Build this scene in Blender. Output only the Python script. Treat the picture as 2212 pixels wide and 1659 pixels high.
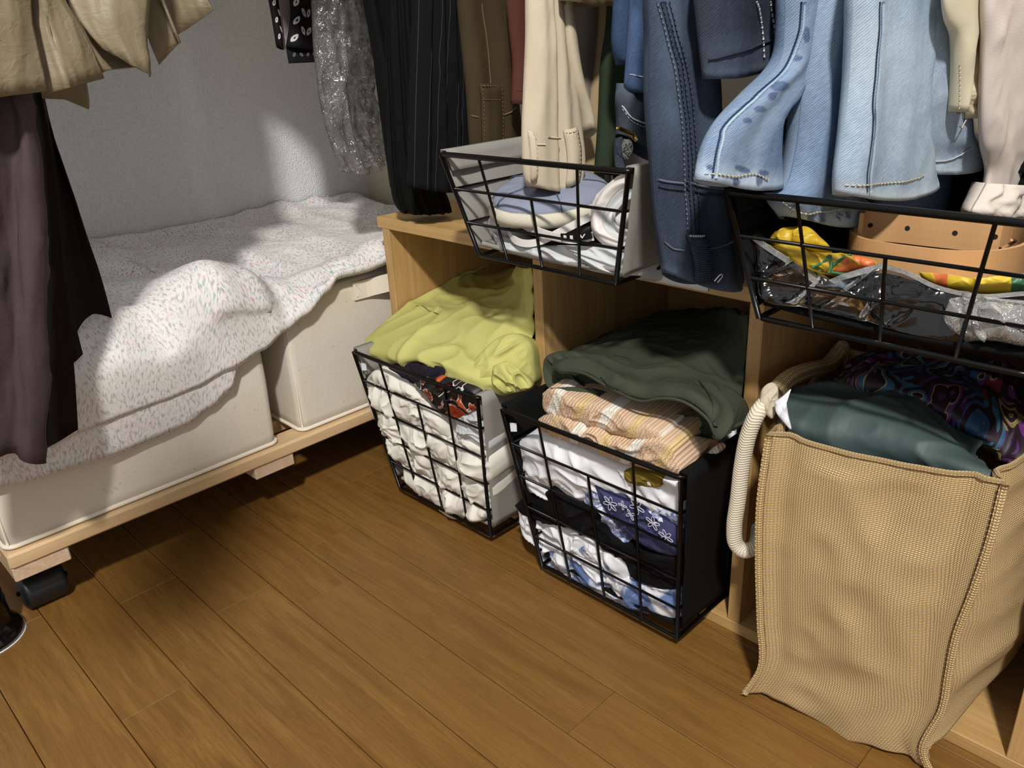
import bpy, bmesh, math, random
from mathutils import Vector, noise

for o in list(bpy.data.objects): bpy.data.objects.remove(o, do_unlink=True)
sc = bpy.context.scene
col = sc.collection
random.seed(7)

# ------------------------------------------------------------------ camera
W, H, F = 2212.0, 1659.0, 1753.584
RIGHT = Vector((0.70832162, 0.70434898, -0.04661538))
FWD = Vector((-0.66064291, 0.63820903, -0.39527229))
UP = Vector((-0.24865928, 0.31077603, 0.91738041))
CAM = Vector((0.37240762, -0.6818858, 0.63902902))
cd = bpy.data.cameras.new('camera'); cam = bpy.data.objects.new('camera', cd); col.objects.link(cam)
cd.sensor_width = 36.0; cd.lens = F / W * 36.0; cd.clip_start = 0.02
from mathutils import Matrix
cam.matrix_world = Matrix(((RIGHT.x, UP.x, -FWD.x, CAM.x), (RIGHT.y, UP.y, -FWD.y, CAM.y), (RIGHT.z, UP.z, -FWD.z, CAM.z), (0, 0, 0, 1)))
sc.camera = cam

# ------------------------------------------------------------------ world, lamp, exposure
w = bpy.data.worlds.new('world'); sc.world = w; w.use_nodes = True
w.node_tree.nodes['Background'].inputs[0].default_value = (0.97, 0.985, 1.0, 1)
w.node_tree.nodes['Background'].inputs[1].default_value = 0.52
ld = bpy.data.lights.new('ceiling_lamp_light', 'AREA'); ld.shape = 'DISK'; ld.size = 0.16
ld.energy = 72; ld.color = (1.0, 0.965, 0.91)
lamp = bpy.data.objects.new('ceiling_lamp_light', ld); col.objects.link(lamp)
lamp.location = (1.02, -1.36, 2.2)
lamp.rotation_euler = (Vector((-0.3, 0.0, 0.3)) - lamp.location).to_track_quat('-Z', 'Y').to_euler()
sc.view_settings.view_transform = 'Standard'; sc.view_settings.look = 'None'
sc.view_settings.exposure = 0.0; sc.view_settings.gamma = 1.0; sc.view_settings.use_curve_mapping = False

# ------------------------------------------------------------------ measuring
def ray(u, v):
    return RIGHT * ((u - W / 2) / F) + FWD - UP * ((v - H / 2) / F)
def at(u, v, ax, val):
    d = ray(u, v); i = 'xyz'.index(ax); return CAM + d * ((val - CAM[i]) / d[i])
def atp(u, v, p0, n):
    d = ray(u, v); return CAM + d * ((p0 - CAM).dot(n) / d.dot(n))

# ------------------------------------------------------------------ nodes
class NB:
    def __init__(s, name):
        m = bpy.data.materials.new(name); m.use_nodes = True; s.m = m; s.t = m.node_tree; s.t.nodes.clear()
        s.out = s.n('ShaderNodeOutputMaterial')
    def n(s, ty, **kw):
        x = s.t.nodes.new(ty)
        for k, v in kw.items(): setattr(x, k, v)
        return x
    def l(s, a, b): s.t.links.new(a, b)
    def setin(s, node, key, val):
        if hasattr(val, 'is_output'): s.l(val, node.inputs[key])
        else: node.inputs[key].default_value = val
    def math(s, op, a, b=None, c=None, clamp=False):
        x = s.n('ShaderNodeMath', operation=op, use_clamp=clamp)
        s.setin(x, 0, a)
        if b is not None: s.setin(x, 1, b)
        if c is not None: s.setin(x, 2, c)
        return x.outputs[0]
    def mix(s, f, a, b, bt='MIX'):
        x = s.n('ShaderNodeMix', data_type='RGBA', blend_type=bt)
        s.setin(x, 0, f); s.setin(x, 6, c4(a)); s.setin(x, 7, c4(b)); return x.outputs[2]
    def ramp(s, f, *st):
        x = s.n('ShaderNodeValToRGB'); e = x.color_ramp.elements
        while len(e) < len(st): e.new(0.5)
        for el, (p, c) in zip(e, st): el.position = p; el.color = c4(c)
        s.l(f, x.inputs[0]); return x.outputs[0]
    def uv(s): return s.n('ShaderNodeUVMap', uv_map='uv').outputs[0]
    def obj(s): return s.n('ShaderNodeTexCoord').outputs['Object']
    def map(s, v, scale=(1, 1, 1), rot=(0, 0, 0), loc=(0, 0, 0)):
        x = s.n('ShaderNodeMapping'); s.l(v, x.inputs[0]); x.inputs[1].default_value = loc
        x.inputs[2].default_value = rot; x.inputs[3].default_value = scale; return x.outputs[0]
    def noise(s, v, scale, detail=3.0, rough=0.55, dist=0.0, out=0):
        x = s.n('ShaderNodeTexNoise'); s.l(v, x.inputs['Vector'])
        x.inputs['Scale'].default_value = scale; x.inputs['Detail'].default_value = detail
        x.inputs['Roughness'].default_value = rough; x.inputs['Distortion'].default_value = dist
        return x.outputs[out]
    def wave(s, v, scale, dist=0.0, det=1.0, dscale=1.0, direction='X', prof='SIN'):
        x = s.n('ShaderNodeTexWave', bands_direction=direction, wave_profile=prof); s.l(v, x.inputs[0])
        x.inputs['Scale'].default_value = scale; x.inputs['Distortion'].default_value = dist
        x.inputs['Detail'].default_value = det; x.inputs['Detail Scale'].default_value = dscale
        return x.outputs['Fac']
    def voro(s, v, scale, feature='F1', out='Distance', rnd=1.0):
        x = s.n('ShaderNodeTexVoronoi', feature=feature); s.l(v, x.inputs['Vector'])
        x.inputs['Scale'].default_value = scale; x.inputs['Randomness'].default_value = rnd
        return x.outputs[out]
    def bump(s, h, dist=0.001, strength=1.0, prev=None):
        x = s.n('ShaderNodeBump'); s.l(h, x.inputs['Height']); x.inputs['Distance'].default_value = dist
        x.inputs['Strength'].default_value = strength
        if prev: s.l(prev, x.inputs['Normal'])
        return x.outputs[0]
    def finish(s, color, rough=0.8, nrm=None, **kw):
        p = s.n('ShaderNodeBsdfPrincipled'); s.setin(p, 'Base Color', c4(color)); s.setin(p, 'Roughness', rough)
        if nrm: s.l(nrm, p.inputs['Normal'])
        for k, v in kw.items(): s.setin(p, k.replace('_', ' '), v)
        s.l(p.outputs[0], s.out.inputs[0]); return s.m
def c4(c):
    if hasattr(c, 'is_output'): return c
    return tuple(c) + ((1,) if len(c) == 3 else ())
def hx(s):
    r = [int(s[i:i + 2], 16) / 255 for i in (0, 2, 4)]
    return tuple(x / 12.92 if x <= .04045 else ((x + .055) / 1.055) ** 2.4 for x in r)

def fabric(name, c, c2=None, weave=0.0009, bump=0.25, rough=0.85, mottle=14, sheen=0.1, wr=0.0):
    b = NB(name); u = b.uv(); c2 = c2 or tuple(x * .8 for x in c)
    n = b.noise(u, mottle, 4)
    cc = b.mix(b.math('MULTIPLY_ADD', n, 1.6, -.3, clamp=True), c, c2)
    k = math.pi * 2 / weave / 20
    wv = b.math('ADD', b.wave(u, k, .6, 1, 2, 'X'), b.wave(u, k, .6, 1, 2, 'Y'))
    cc = b.mix(b.math('MULTIPLY', wv, .12), cc, (0, 0, 0), 'MIX') if bump > .3 else cc
    nr = b.bump(wv, weave * .4, bump)
    if wr: nr = b.bump(b.noise(u, 55, 3, .6, 1.2), wr, 1.0, nr)
    return b.finish(cc, rough, nr, Specular_IOR_Level=.5 if rough < .6 else .18)

def denim(name, dark, mid, light, mottle=22, pitch=0.0014, spec=.28):
    b = NB(name); u = b.uv()
    n1 = b.noise(u, mottle, 5, .65); n2 = b.noise(u, 7, 2)
    f = b.math('MULTIPLY_ADD', n1, 1.5, -.25, clamp=True)
    cc = b.mix(f, dark, mid)
    cc = b.mix(b.math('MULTIPLY_ADD', n2, 1.4, -.45, clamp=True), cc, light)
    ar = b.n('ShaderNodeAttribute', attribute_name='wear')
    cc = b.mix(b.math('MULTIPLY', ar.outputs['Fac'], b.math('MULTIPLY_ADD', n1, 2.2, -.35, clamp=True)), cc, tuple(min(1, x * 1.15) for x in light))
    bl = b.n('ShaderNodeAttribute', attribute_name='blot'); n9 = b.noise(u, 160, 3, .6)
    cc = b.mix(b.math('MULTIPLY', b.math('MULTIPLY_ADD', b.math('ADD', bl.outputs['Fac'], b.math('MULTIPLY', n9, .5)), 3.0, -1.75, clamp=True), .85), cc, hx('1d3a6c'))
    ru = b.map(u, rot=(0, 0, math.radians(52)))
    tw = b.wave(ru, math.pi * 2 / pitch / 20, 1.2, 2, 1.5)
    st = b.noise(b.map(ru, (1, .16, 1)), 900, 2, .6); grain = b.noise(u, 1300, 2, .6)
    tw2 = b.math('ADD', b.math('MULTIPLY', tw, .3), b.math('ADD', b.math('MULTIPLY', st, .55), b.math('MULTIPLY', grain, .3)))
    cc = b.mix(b.math('MULTIPLY_ADD', tw2, 2.6, -1.05, clamp=True), b.mix(.38, cc, (0, 0, 0)), b.mix(spec, cc, light))
    return b.finish(cc, .9, b.bump(tw2, .0004, .35), Specular_IOR_Level=.15)

def wood(name, c1, c2, c3, axis='x', scale=1.0, rough=.45, fine=1.0):
    b = NB(name); v = b.obj(); st = {'x': (.06, 1, 1), 'y': (1, .06, 1), 'z': (1, 1, .06)}[axis]
    q = b.map(v, tuple(a * scale for a in st))
    n1 = b.noise(q, 28, 5, .6, .8); n2 = b.noise(q, 190 * fine, 4, .7); n3 = b.noise(q, 9, 2)
    cc = b.ramp(n1, (.3, c1), (.52, c2), (.75, c3))
    cc = b.mix(b.math('MULTIPLY_ADD', n2, 1.3, -.5, clamp=True), cc, tuple(x * .62 for x in c1))
    cc = b.mix(b.math('MULTIPLY', n3, .25), cc, c3)
    return b.finish(cc, rough, b.bump(n2, .0003, .4))

# ------------------------------------------------------------------ object helpers
def tag(o, label=None, cat=None, group=None, kind=None):
    if label: o['label'] = label
    if cat: o['category'] = cat
    if group: o['group'] = group
    if kind: o['kind'] = kind
    return o
def mesh(name, vs, fs, mat=None, parent=None, smooth=True, uvs=None, wear=None):
    m = bpy.data.meshes.new(name); m.from_pydata([tuple(v) for v in vs], [], fs); m.update()
    if uvs is None: uvs = [(v[0] + .37 * v[1], v[2] + .61 * v[1]) for v in vs]
    L = m.uv_layers.new(name='uv')
    buf = [0.0] * (len(m.loops) * 2)
    for i, lp in enumerate(m.loops): buf[2 * i], buf[2 * i + 1] = uvs[lp.vertex_index]
    L.data.foreach_set('uv', buf)
    if wear is not None:
        a = m.attributes.new('wear', 'FLOAT', 'POINT'); a.data.foreach_set('value', wear)
    if smooth: m.polygons.foreach_set('use_smooth', [True] * len(m.polygons))
    o = bpy.data.objects.new(name, m); col.objects.link(o)
    if mat: m.materials.append(mat)
    if parent: attach(o, parent)
    return o
def attach(o, parent):
    o.parent = parent; o.matrix_parent_inverse = Matrix.Translation(parent.location).inverted()
def thing(name, loc, label, cat, group=None):
    o = bpy.data.objects.new(name, None); col.objects.link(o); o.location = loc; o.empty_display_size = .02
    return tag(o, label, cat, group)
def box(name, lo, hi, mat, parent=None, bev=0.0008):
    bm = bmesh.new(); bmesh.ops.create_cube(bm, size=1)
    for v in bm.verts:
        for i in range(3): v.co[i] = lo[i] + (v.co[i] + .5) * (hi[i] - lo[i])
    if bev: bmesh.ops.bevel(bm, geom=list(bm.edges), offset=bev, segments=1, affect='EDGES')
    vs = [v.co.copy() for v in bm.verts]; fs = [[v.index for v in f.verts] for f in bm.faces]; bm.free()
    return mesh(name, vs, fs, mat, parent, smooth=False)
def frames(P, closed=False):
    n = len(P); T = []
    for i in range(n):
        a = P[i - 1] if (i or closed) else P[0]; c = P[(i + 1) % n] if (i < n - 1 or closed) else P[-1]
        T.append((c - a).normalized() if (c - a).length > 1e-9 else Vector((0, 0, 1)))
    up = Vector((0, 0, 1)) if abs(T[0].z) < .9 else Vector((0, 1, 0))
    N = []
    x = T[0].cross(up).normalized()
    for t in T:
        x = (x - t * x.dot(t)); x = x.normalized() if x.length > 1e-6 else t.orthogonal().normalized()
        N.append((x, t.cross(x).normalized()))
    return T, N
def sweep(P, prof, closed=False, rfun=None, updir=None):
    T, N = frames(P, closed); vs = []; fs = []; k = len(prof); n = len(P); uvs = []
    s = 0
    for i, p in enumerate(P):
        if i: s += (P[i] - P[i - 1]).length
        a, b = N[i]
        if updir is not None:
            b = (updir - T[i] * updir.dot(T[i])).normalized(); a = b.cross(T[i]).normalized()
        r = rfun(i / (n - 1)) if rfun else 1
        for j, (q, w_) in enumerate(prof): vs.append(p + a * q * r + b * w_ * r); uvs.append((s, j * .002))
    for i in range(n if closed else n - 1):
        for j in range(k):
            i2 = (i + 1) % n
            fs.append((i * k + j, i2 * k + j, i2 * k + (j + 1) % k, i * k + (j + 1) % k))
    if not closed:
        fs.append(tuple(range(k))[::-1]); fs.append(tuple((n - 1) * k + j for j in range(k)))
    return vs, fs, uvs
def circ(r, n=8): return [(r * math.cos(2 * math.pi * j / n), r * math.sin(2 * math.pi * j / n)) for j in range(n)]
def tube(name, P, r, mat, parent=None, n=8, closed=False, rfun=None):
    vs, fs, uvs = sweep([Vector(p) for p in P], circ(r, n), closed, rfun); return mesh(name, vs, fs, mat, parent, True, uvs)
def ribbon(name, P, wd, th, mat, parent=None, up=Vector((0, 0, 1))):
    a, b = th / 2, wd / 2
    vs, fs, uvs = sweep([Vector(p) for p in P], [(-a, -b), (a, -b), (a, b), (-a, b)], updir=up)
    return mesh(name, vs, fs, mat, parent, False, uvs)
def cat1(P, m):
    """Catmull-Rom resample of a polyline to m points, uniform in length"""
    P = [Vector(p) for p in P]
    if len(P) == 2: return [P[0].lerp(P[1], i / (m - 1)) for i in range(m)]
    P = [p for i, p in enumerate(P) if i == 0 or (p - P[i - 1]).length > 1e-7]
    if len(P) < 2: return [P[0].copy() for _ in range(m)]
    d = []; E_ = [P[0] * 2 - P[1]] + P + [P[-1] * 2 - P[-2]]
    for i in range(1, len(E_) - 2):
        p0, p1, p2, p3 = E_[i - 1:i + 3]
        a_, b_, c_ = ((p1 - p0).length ** .5, (p2 - p1).length ** .5, (p3 - p2).length ** .5)
        m1 = (p1 - p0) / a_ - (p2 - p0) / (a_ + b_) + (p2 - p1) / b_; m2 = (p2 - p1) / b_ - (p3 - p1) / (b_ + c_) + (p3 - p2) / c_
        m1 *= b_; m2 *= b_
        for k in range(12):
            t = k / 12; t2 = t * t; t3 = t2 * t
            d.append(p1 * (2 * t3 - 3 * t2 + 1) + m1 * (t3 - 2 * t2 + t) + p2 * (-2 * t3 + 3 * t2) + m2 * (t3 - t2))
    d.append(P[-1]); acc = [0]
    for i in range(1, len(d)): acc.append(acc[-1] + (d[i] - d[i - 1]).length)
    out = []; j = 0
    for i in range(m):
        s = acc[-1] * i / (m - 1)
        while j < len(acc) - 2 and acc[j + 1] < s: j += 1
        e = acc[j + 1] - acc[j]; out.append(d[j].lerp(d[j + 1], (s - acc[j]) / e if e > 1e-12 else 0))
    return out
def nz(x, y, z=0.0): return noise.noise(Vector((x, y, z)))
def ridge(x, y, z=0.0): return 1 - abs(nz(x, y, z)) * 2.2
def crease(x, y, z=0.0):
    wx = nz(x * .6 + 7, y * .6, z) * 1.1; wy = nz(x * .6, y * .6 + 3, z + 2) * 1.1
    a = max(0, 1 - abs(nz(x + wx, y + wy, z)) * 2.6) ** 2.2
    b = max(0, 1 - abs(nz(x * 2.1 + wy, y * 2.1 - wx, z + 9)) * 2.8) ** 2
    return a + .45 * b - .45
def sst(a, b, x):
    t = max(0, min(1, (x - a) / (b - a))); return t * t * (3 - 2 * t)
def interp(tab, x):
    if x <= tab[0][0]: return tab[0][1]
    for (a, p), (b, q) in zip(tab, tab[1:]):
        if x <= b:
            t = (x - a) / (b - a); t = t * t * (3 - 2 * t); return p + (q - p) * t
    return tab[-1][1]
def solid(o, t, off=-1.0):
    m = o.modifiers.new('thickness', 'SOLIDIFY'); m.thickness = t; m.offset = off; return o

def dashes(name, P, r, mat, parent, dash=.0028, gap=.0016):
    """stitching: one part made of short thread dashes along a path"""
    P = [Vector(p) for p in P]; acc = [0]
    for i in range(1, len(P)): acc.append(acc[-1] + (P[i] - P[i - 1]).length)
    def pt(s):
        for i in range(1, len(P)):
            if acc[i] >= s:
                e = acc[i] - acc[i - 1]; return P[i - 1].lerp(P[i], (s - acc[i - 1]) / e if e else 0)
        return P[-1]
    vs = []; fs = []; s = 0
    while s < acc[-1] - dash:
        v, f, _ = sweep([pt(s), pt(s + dash / 2), pt(s + dash)], circ(r, 5)); k = len(vs)
        vs += v; fs += [tuple(i + k for i in q) for q in f]; s += dash + gap
    return mesh(name, vs, fs, mat, parent) if vs else None

ZTOP = 0.98
def drape(name, L, R, D, mat, label=None, cat='trousers', parent=None, yf=-.06, x0=None, x1=None, nu=26, nv=70,
          fold=None, hem=None, wear=None, wr=.0012, seed=0, group=None, top=True, taper=.5, back=True, blots=()):
    """hanging cloth tube: L and R are its front and rear outlines; it hangs in a plane across the rod, D deep"""
    if x0 is None: x0 = at(L[len(L) // 2][0], L[len(L) // 2][1], 'y', yf).x
    if x1 is None: x1 = x0
    A = [at(u, v, 'x', x0) for u, v in L]; B = [at(u, v, 'x', x1) for u, v in R]
    if top:
        for Q in (A, B):
            q = Q[0].copy(); q.z = ZTOP; q.y = q.y * taper + .08 * (1 - taper); Q.insert(0, q)
    A = cat1(A, nv); B = cat1(B, nv)
    fold = fold or (lambda u, v: 0)
    def S(u, v, side=1):
        f = v * (nv - 1); i = min(int(f), nv - 2); t = f - i
        a = A[i].lerp(A[i + 1], t); b = B[i].lerp(B[i + 1], t)
        p = a.lerp(b, u); d = b - a; n = Vector((d.y, -d.x, 0)); n = n.normalized() if n.length > 1e-6 else Vector((1, 0, 0))
        e = max(0, 1 - (2 * u - 1) ** 2) ** .5
        off = D / 2 * e * side
        if side > 0: off += (fold(u, v) + wr * (nz(p.y * 26 + seed * 9, p.z * 14, seed) + 1.1 * crease(p.y * 24 + seed, p.z * 9, seed + 3) + .4 * nz(p.y * 90, p.z * 60, seed))) * min(1, e * 2)
        p = p + n * off
        if hem: p.z += hem(u) * sst(.75, 1, v)
        return p, n
    vs = []; uvs = []; wl = []; bl_ = []; fs = []; k = 2 * nu if back else nu + 1
    for j in range(nv):
        v = j / (nv - 1); ln = (A[j] - A[0]).length
        for i in range(k):
            if i <= nu: u = .5 - .5 * math.cos(math.pi * i / nu); sd = 1
            else: u = .5 - .5 * math.cos(math.pi * (2 * nu - i) / nu); sd = -1
            p, n = S(u, v, sd)
            al = 0 if i == 0 else al + (p - vs[-1]).length
            vs.append(p); uvs.append((al + seed * .37, p.z)); wl.append(wear(u, v) if wear else 0.0)
            if blots:
                x = upx(p); bl_.append(max([0] + [math.exp(-(((x[0] - a) / ra) ** 2 + ((x[1] - c) / rb) ** 2) ** 1.5) for a, c, ra, rb in blots]) if sd > 0 else 0)
    for j in range(nv - 1):
        for i in range(k if back else k - 1):
            i2 = (i + 1) % k; fs.append((j * k + i, j * k + i2, (j + 1) * k + i2, (j + 1) * k + i))
    o = mesh(name, vs, fs, mat, parent, True, uvs, wl); solid(o, .0012, 1.0)
    if blots: o.data.attributes.new('blot', 'FLOAT', 'POINT').data.foreach_set('value', bl_)
    if label: tag(o, label, cat, group)
    o_S = lambda u, v, d=.0008: (lambda q: q[0] + q[1] * d)(S(u, v))
    return o, o_S
_grid = {}
def upx(p):
    q = p - CAM; d = q.dot(FWD); return (W / 2 + F * q.dot(RIGHT) / d, H / 2 - F * q.dot(UP) / d)
def pick(S, u, v):
    """surface parameters of the spot of a hanging cloth seen at a picture position"""
    if id(S) not in _grid: _grid[id(S)] = (S, [(a / 40, .3 + .7 * c / 130) + upx(S(a / 40, .3 + .7 * c / 130)) for a in range(1, 40) for c in range(131)])
    g = min(_grid[id(S)][1], key=lambda t: (t[2] - u) ** 2 + (t[3] - v) ** 2)
    best = g; su, sv = 1 / 80, .7 / 260
    for _ in range(4):
        for da in (-1, 0, 1):
            for dc in (-1, 0, 1):
                a = min(.995, max(.005, g[0] + da * su)); c = min(1, max(0, g[1] + dc * sv)); x = upx(S(a, c))
                if (x[0] - u) ** 2 + (x[1] - v) ** 2 < (best[2] - u) ** 2 + (best[3] - v) ** 2: best = (a, c) + x
        g = best; su /= 2; sv /= 2
    return best[0], best[1]
def ppath(S, pts, d=.001, m=30):
    P = cat1([Vector(pick(S, a, c) + (0,)) for a, c in pts], m); return [S(p.x, p.y, d) for p in P]
def patch(name, S, quad, d, mat, parent, th=.0024, arch=.002, nu=4, nv=9):
    """sewn-on strip: quad = four picture corners (tl, tr, br, bl)"""
    Q = [Vector(pick(S, a, c) + (0,)) for a, c in quad]
    vs = []
    for j in range(nv):
        for i in range(nu):
            f = j / (nv - 1); p = Q[0].lerp(Q[1], i / (nu - 1)).lerp(Q[3].lerp(Q[2], i / (nu - 1)), f); vs.append(S(p.x, p.y, d + arch * math.sin(math.pi * f)))
    o = mesh(name, vs, [(j * nu + i, j * nu + i + 1, (j + 1) * nu + i + 1, (j + 1) * nu + i) for j in range(nv - 1) for i in range(nu - 1)], mat, parent); solid(o, th, 0)
    def T(u, v, e=.0016):
        p = Q[0].lerp(Q[1], u).lerp(Q[3].lerp(Q[2], u), v); return S(p.x, p.y, d + arch * math.sin(math.pi * v) + th / 2 + e * .3)
    return o, T
def blotch(S, u, v, ru, rv, mat, parent, k=0):
    ring = [S(*pick(S, u + ru * math.cos(t) * (1 + .35 * nz(k * 3.1, t)), v + rv * math.sin(t) * (1 + .35 * nz(t, k * 2.3))), .0006) for t in [2 * math.pi * i / 12 for i in range(12)]]
    return mesh('wear_blotch', ring + [sum(ring, Vector()) / 12], [(i, (i + 1) % 12, 12) for i in range(12)], mat, parent)
def folds(*terms, seed=0):
    """terms (count, amp, drift, phase)"""
    def f(u, v):
        s = 0
        for k, a, dr, ph in terms: s += a * math.sin(2 * math.pi * (k * u + dr * v) + ph + 1.3 * nz(u * 1.5, v * 2.5, seed))
        return s
    return f

def lump(name, poly, p0, n, mat, parent=None, bulge=.012, depth=.1, off=0.0, wr=.004, freq=22, seed=0, nr=26, na=130, label=None,
         cat=None, group=None, stretch=(1, 1), cell=None, power=2.6, back=.8, rot=0.0):
    """soft folded cloth seen from the front of a basket: outline, domed front and a body going back"""
    n = n.normalized(); q0 = p0 + n * off
    O = [atp(u, v, q0, n) for u, v in poly]
    O = cat1(O + [O[0]], na + 1)[:-1]
    c = sum(O, Vector()) / na
    ex = Vector((1, 0, 0)); ex = (ex - n * ex.dot(n)).normalized(); ey = n.cross(ex)
    vs = []; uvs = []; fs = []
    def put(p, r, extra=0):
        x, y = (p - c).dot(ex), (p - c).dot(ey)
        xr, yr = x * math.cos(rot) + y * math.sin(rot), -x * math.sin(rot) + y * math.cos(rot)
        X, Y = xr * freq * stretch[0], yr * freq * stretch[1]
        h = crease(X, Y, seed) * wr + nz(X * .7, Y * .7, seed + 1) * wr * .9
        h *= (1 - r ** 6) if r < 1 else 0
        dm = bulge * max(0, 1 - r ** power) ** .6
        e = cell(p) if cell else 0
        vs.append(p + n * (dm + h + e * (1 - r ** 8 if r < 1 else 0) + extra)); uvs.append((xr + seed * .3, yr))
    put(c, 0)
    for i in range(1, nr + 1):
        r = (i / nr) ** .85
        for j in range(na): put(c.lerp(O[j], r), r)
    for i in range(na): fs.append((0, 1 + i, 1 + (i + 1) % na))
    for k, (sc_, dd) in enumerate([(1.0, .25), (.96, .6), (back, 1.0)]):
        for j in range(na): put(c.lerp(O[j], sc_), 1, -depth * dd)
    tot = nr + 3
    for i in range(tot - 1):
        for j in range(na):
            a = 1 + i * na; fs.append((a + j, a + na + j, a + na + (j + 1) % na, a + (j + 1) % na))
    put(c, 1, -depth); e = len(vs) - 1; a = 1 + (tot - 1) * na
    for j in range(na): fs.append((a + j, e, a + (j + 1) % na))
    o = mesh(name, vs, fs, mat, parent, True, uvs)
    if label: tag(o, label, cat, group)
    return o

def loft(name, rows, mat, nu=70, nv=60, wr=.003, freq=16, stretch=(1, 1), seed=0, th=.004, parent=None, label=None, cat=None, group=None, bumpf=None, wear=None):
    R = [cat1(r, nu) for r in rows]
    C = [cat1([r[i] for r in R], nv) for i in range(nu)]
    vs = []; uvs = []; wl = []
    for j in range(nv):
        for i in range(nu):
            p = C[i][j]
            a = C[min(i + 1, nu - 1)][j] - C[max(i - 1, 0)][j]; b = C[i][min(j + 1, nv - 1)] - C[i][max(j - 1, 0)]
            n = a.cross(b); n = n.normalized() if n.length > 1e-12 else Vector((0, 0, 1))
            U = i / (nu - 1); V = j / (nv - 1)
            X, Y = p.x * freq * stretch[0], (p.y - p.z) * freq * stretch[1]
            h = crease(X, Y, seed) * wr + nz(X * .8, Y * .8, seed + 2) * wr
            if bumpf: h += bumpf(U, V)
            vs.append(p + n * h); uvs.append((p.x + seed * .2, p.y * .8 - p.z)); wl.append(wear(U, V) if wear else 0)
    fs = [(j * nu + i, j * nu + i + 1, (j + 1) * nu + i + 1, (j + 1) * nu + i) for j in range(nv - 1) for i in range(nu - 1)]
    o = mesh(name, vs, fs, mat, parent, True, uvs, wl); solid(o, th, -1.0)
    if label: tag(o, label, cat, group)
    return o, (lambda U, V: vs[int(round(V * (nv - 1))) * nu + int(round(U * (nu - 1)))].copy())

# ================================================================== SETTING
b = NB('wallpaper'); v = b.obj()
n1 = b.noise(b.map(v, (1, 1, .35)), 420, 3, .6); n2 = b.noise(b.map(v, (1, .35, 1)), 420, 3, .6); n3 = b.noise(v, 3, 2)
hh = b.math('ADD', n1, n2)
M_WALL = b.finish(b.mix(b.math('MULTIPLY_ADD', hh, 1.2, -.9, clamp=True), b.mix(b.math('MULTIPLY', n3, .5), hx('e6e7e7'), hx('dfe0e1')), hx('d2d3d3')), .75, b.bump(hh, .0022, 1.0))  # grey tint follows the bump height, relief shading put into the colour
b = NB('cream_wall'); v = b.obj()
M_WALLB = b.finish(b.mix(b.noise(v, 4, 2), hx('cbbfa8'), hx('c4b8a2')), .7, b.bump(b.noise(v, 300, 3), .0006, .5))
b = NB('floor_gap'); M_GAP = b.finish(hx('2a1a0c'), .9)
b = NB('floor_wood'); v = b.obj(); oi = b.n('ShaderNodeObjectInfo')
mv = b.n('ShaderNodeVectorMath', operation='ADD'); b.l(v, mv.inputs[0])
cx = b.n('ShaderNodeCombineXYZ'); b.l(b.math('MULTIPLY', oi.outputs['Random'], 9.0), cx.inputs[0]); b.l(b.math('MULTIPLY', oi.outputs['Random'], 5.0), cx.inputs[1]); b.l(cx.outputs[0], mv.inputs[1])
q = b.map(mv.outputs[0], (.09, 1, 1))
g1 = b.noise(q, 60, 5, .65, 1.0); g2 = b.noise(b.map(mv.outputs[0], (.045, 1, 1)), 330, 4, .7); g3 = b.noise(mv.outputs[0], 5, 3)
cc = b.ramp(g1, (.28, hx('61401a')), (.5, hx('795625')), (.74, hx('8c6934')))
pore = b.noise(b.map(mv.outputs[0], (.16, 1, 1)), 520, 3, .7)
cc = b.mix(b.math('MULTIPLY_ADD', g2, 2.6, -1.2, clamp=True), cc, hx('5a3a15'))
cc = b.mix(b.math('MULTIPLY_ADD', pore, 4.0, -2.3, clamp=True), cc, hx('503310'))
cc = b.mix(b.math('MULTIPLY', g3, .3), cc, hx('704b2a'))
cc = b.mix(b.math('MULTIPLY_ADD', oi.outputs['Random'], .6, -.1, clamp=True), cc, hx('7e5b2d'))
stn = b.noise(b.map(v, (.5, 1.4, 1)), 13, 4, .7)
cc = b.mix(b.math('MULTIPLY_ADD', stn, 5.0, -3.45, clamp=True), cc, hx('5a4526'))
rg = b.math('MULTIPLY_ADD', g2, .3, .28)
M_FLOOR = b.finish(cc, rg, b.bump(g2, .00025, .5), Specular_IOR_Level=.4)

floor = tag(box('floor', (-1.06, -1.3, -.03), (1.25, .34, -.0035), M_GAP, bev=0), kind='structure')
rows = [-.0105 - .0753 * k for k in range(-4, 17)]
known = {1: [-.266], 2: [-.035], 3: [-.4105, -.2247], 4: [-.478], 6: [-.388], 0: [-.62, .19], 5: [-.05], 7: [-.19]}
M_PL = M_FLOOR
for k, ytop in enumerate(rows):
    r = k - 4; y1 = ytop; y0 = ytop - .0753
    js = list(known.get(r, [random.uniform(-.4, -.1)]))
    rng = random.Random(100 + r)
    x = js[-1]
    while x < 1.25: x += rng.uniform(.36, .55); js.append(x)
    x = js[0]
    while x > -1.05: x -= rng.uniform(.36, .55); js.insert(0, x)
    js = [max(-1.055, min(1.245, a)) for a in js]
    for a, c in zip(js, js[1:]):
        if c - a < .02: continue
        g = .0004
        pl = box('floor_plank', (a + .00015, y0 + g, -.012), (c - .00015, y1 - g, rng.uniform(-.0002, 0)), M_PL, bev=.0007)
        attach(pl, floor)
tag(box('wall_left', (-1.09, -1.3, 0), (-1.04, .34, 2.4), M_WALL, bev=0), kind='structure')
tag(box('wall_back', (-1.04, .3, 0), (1.25, .34, 2.4), M_WALLB, bev=0), kind='structure')

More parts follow.
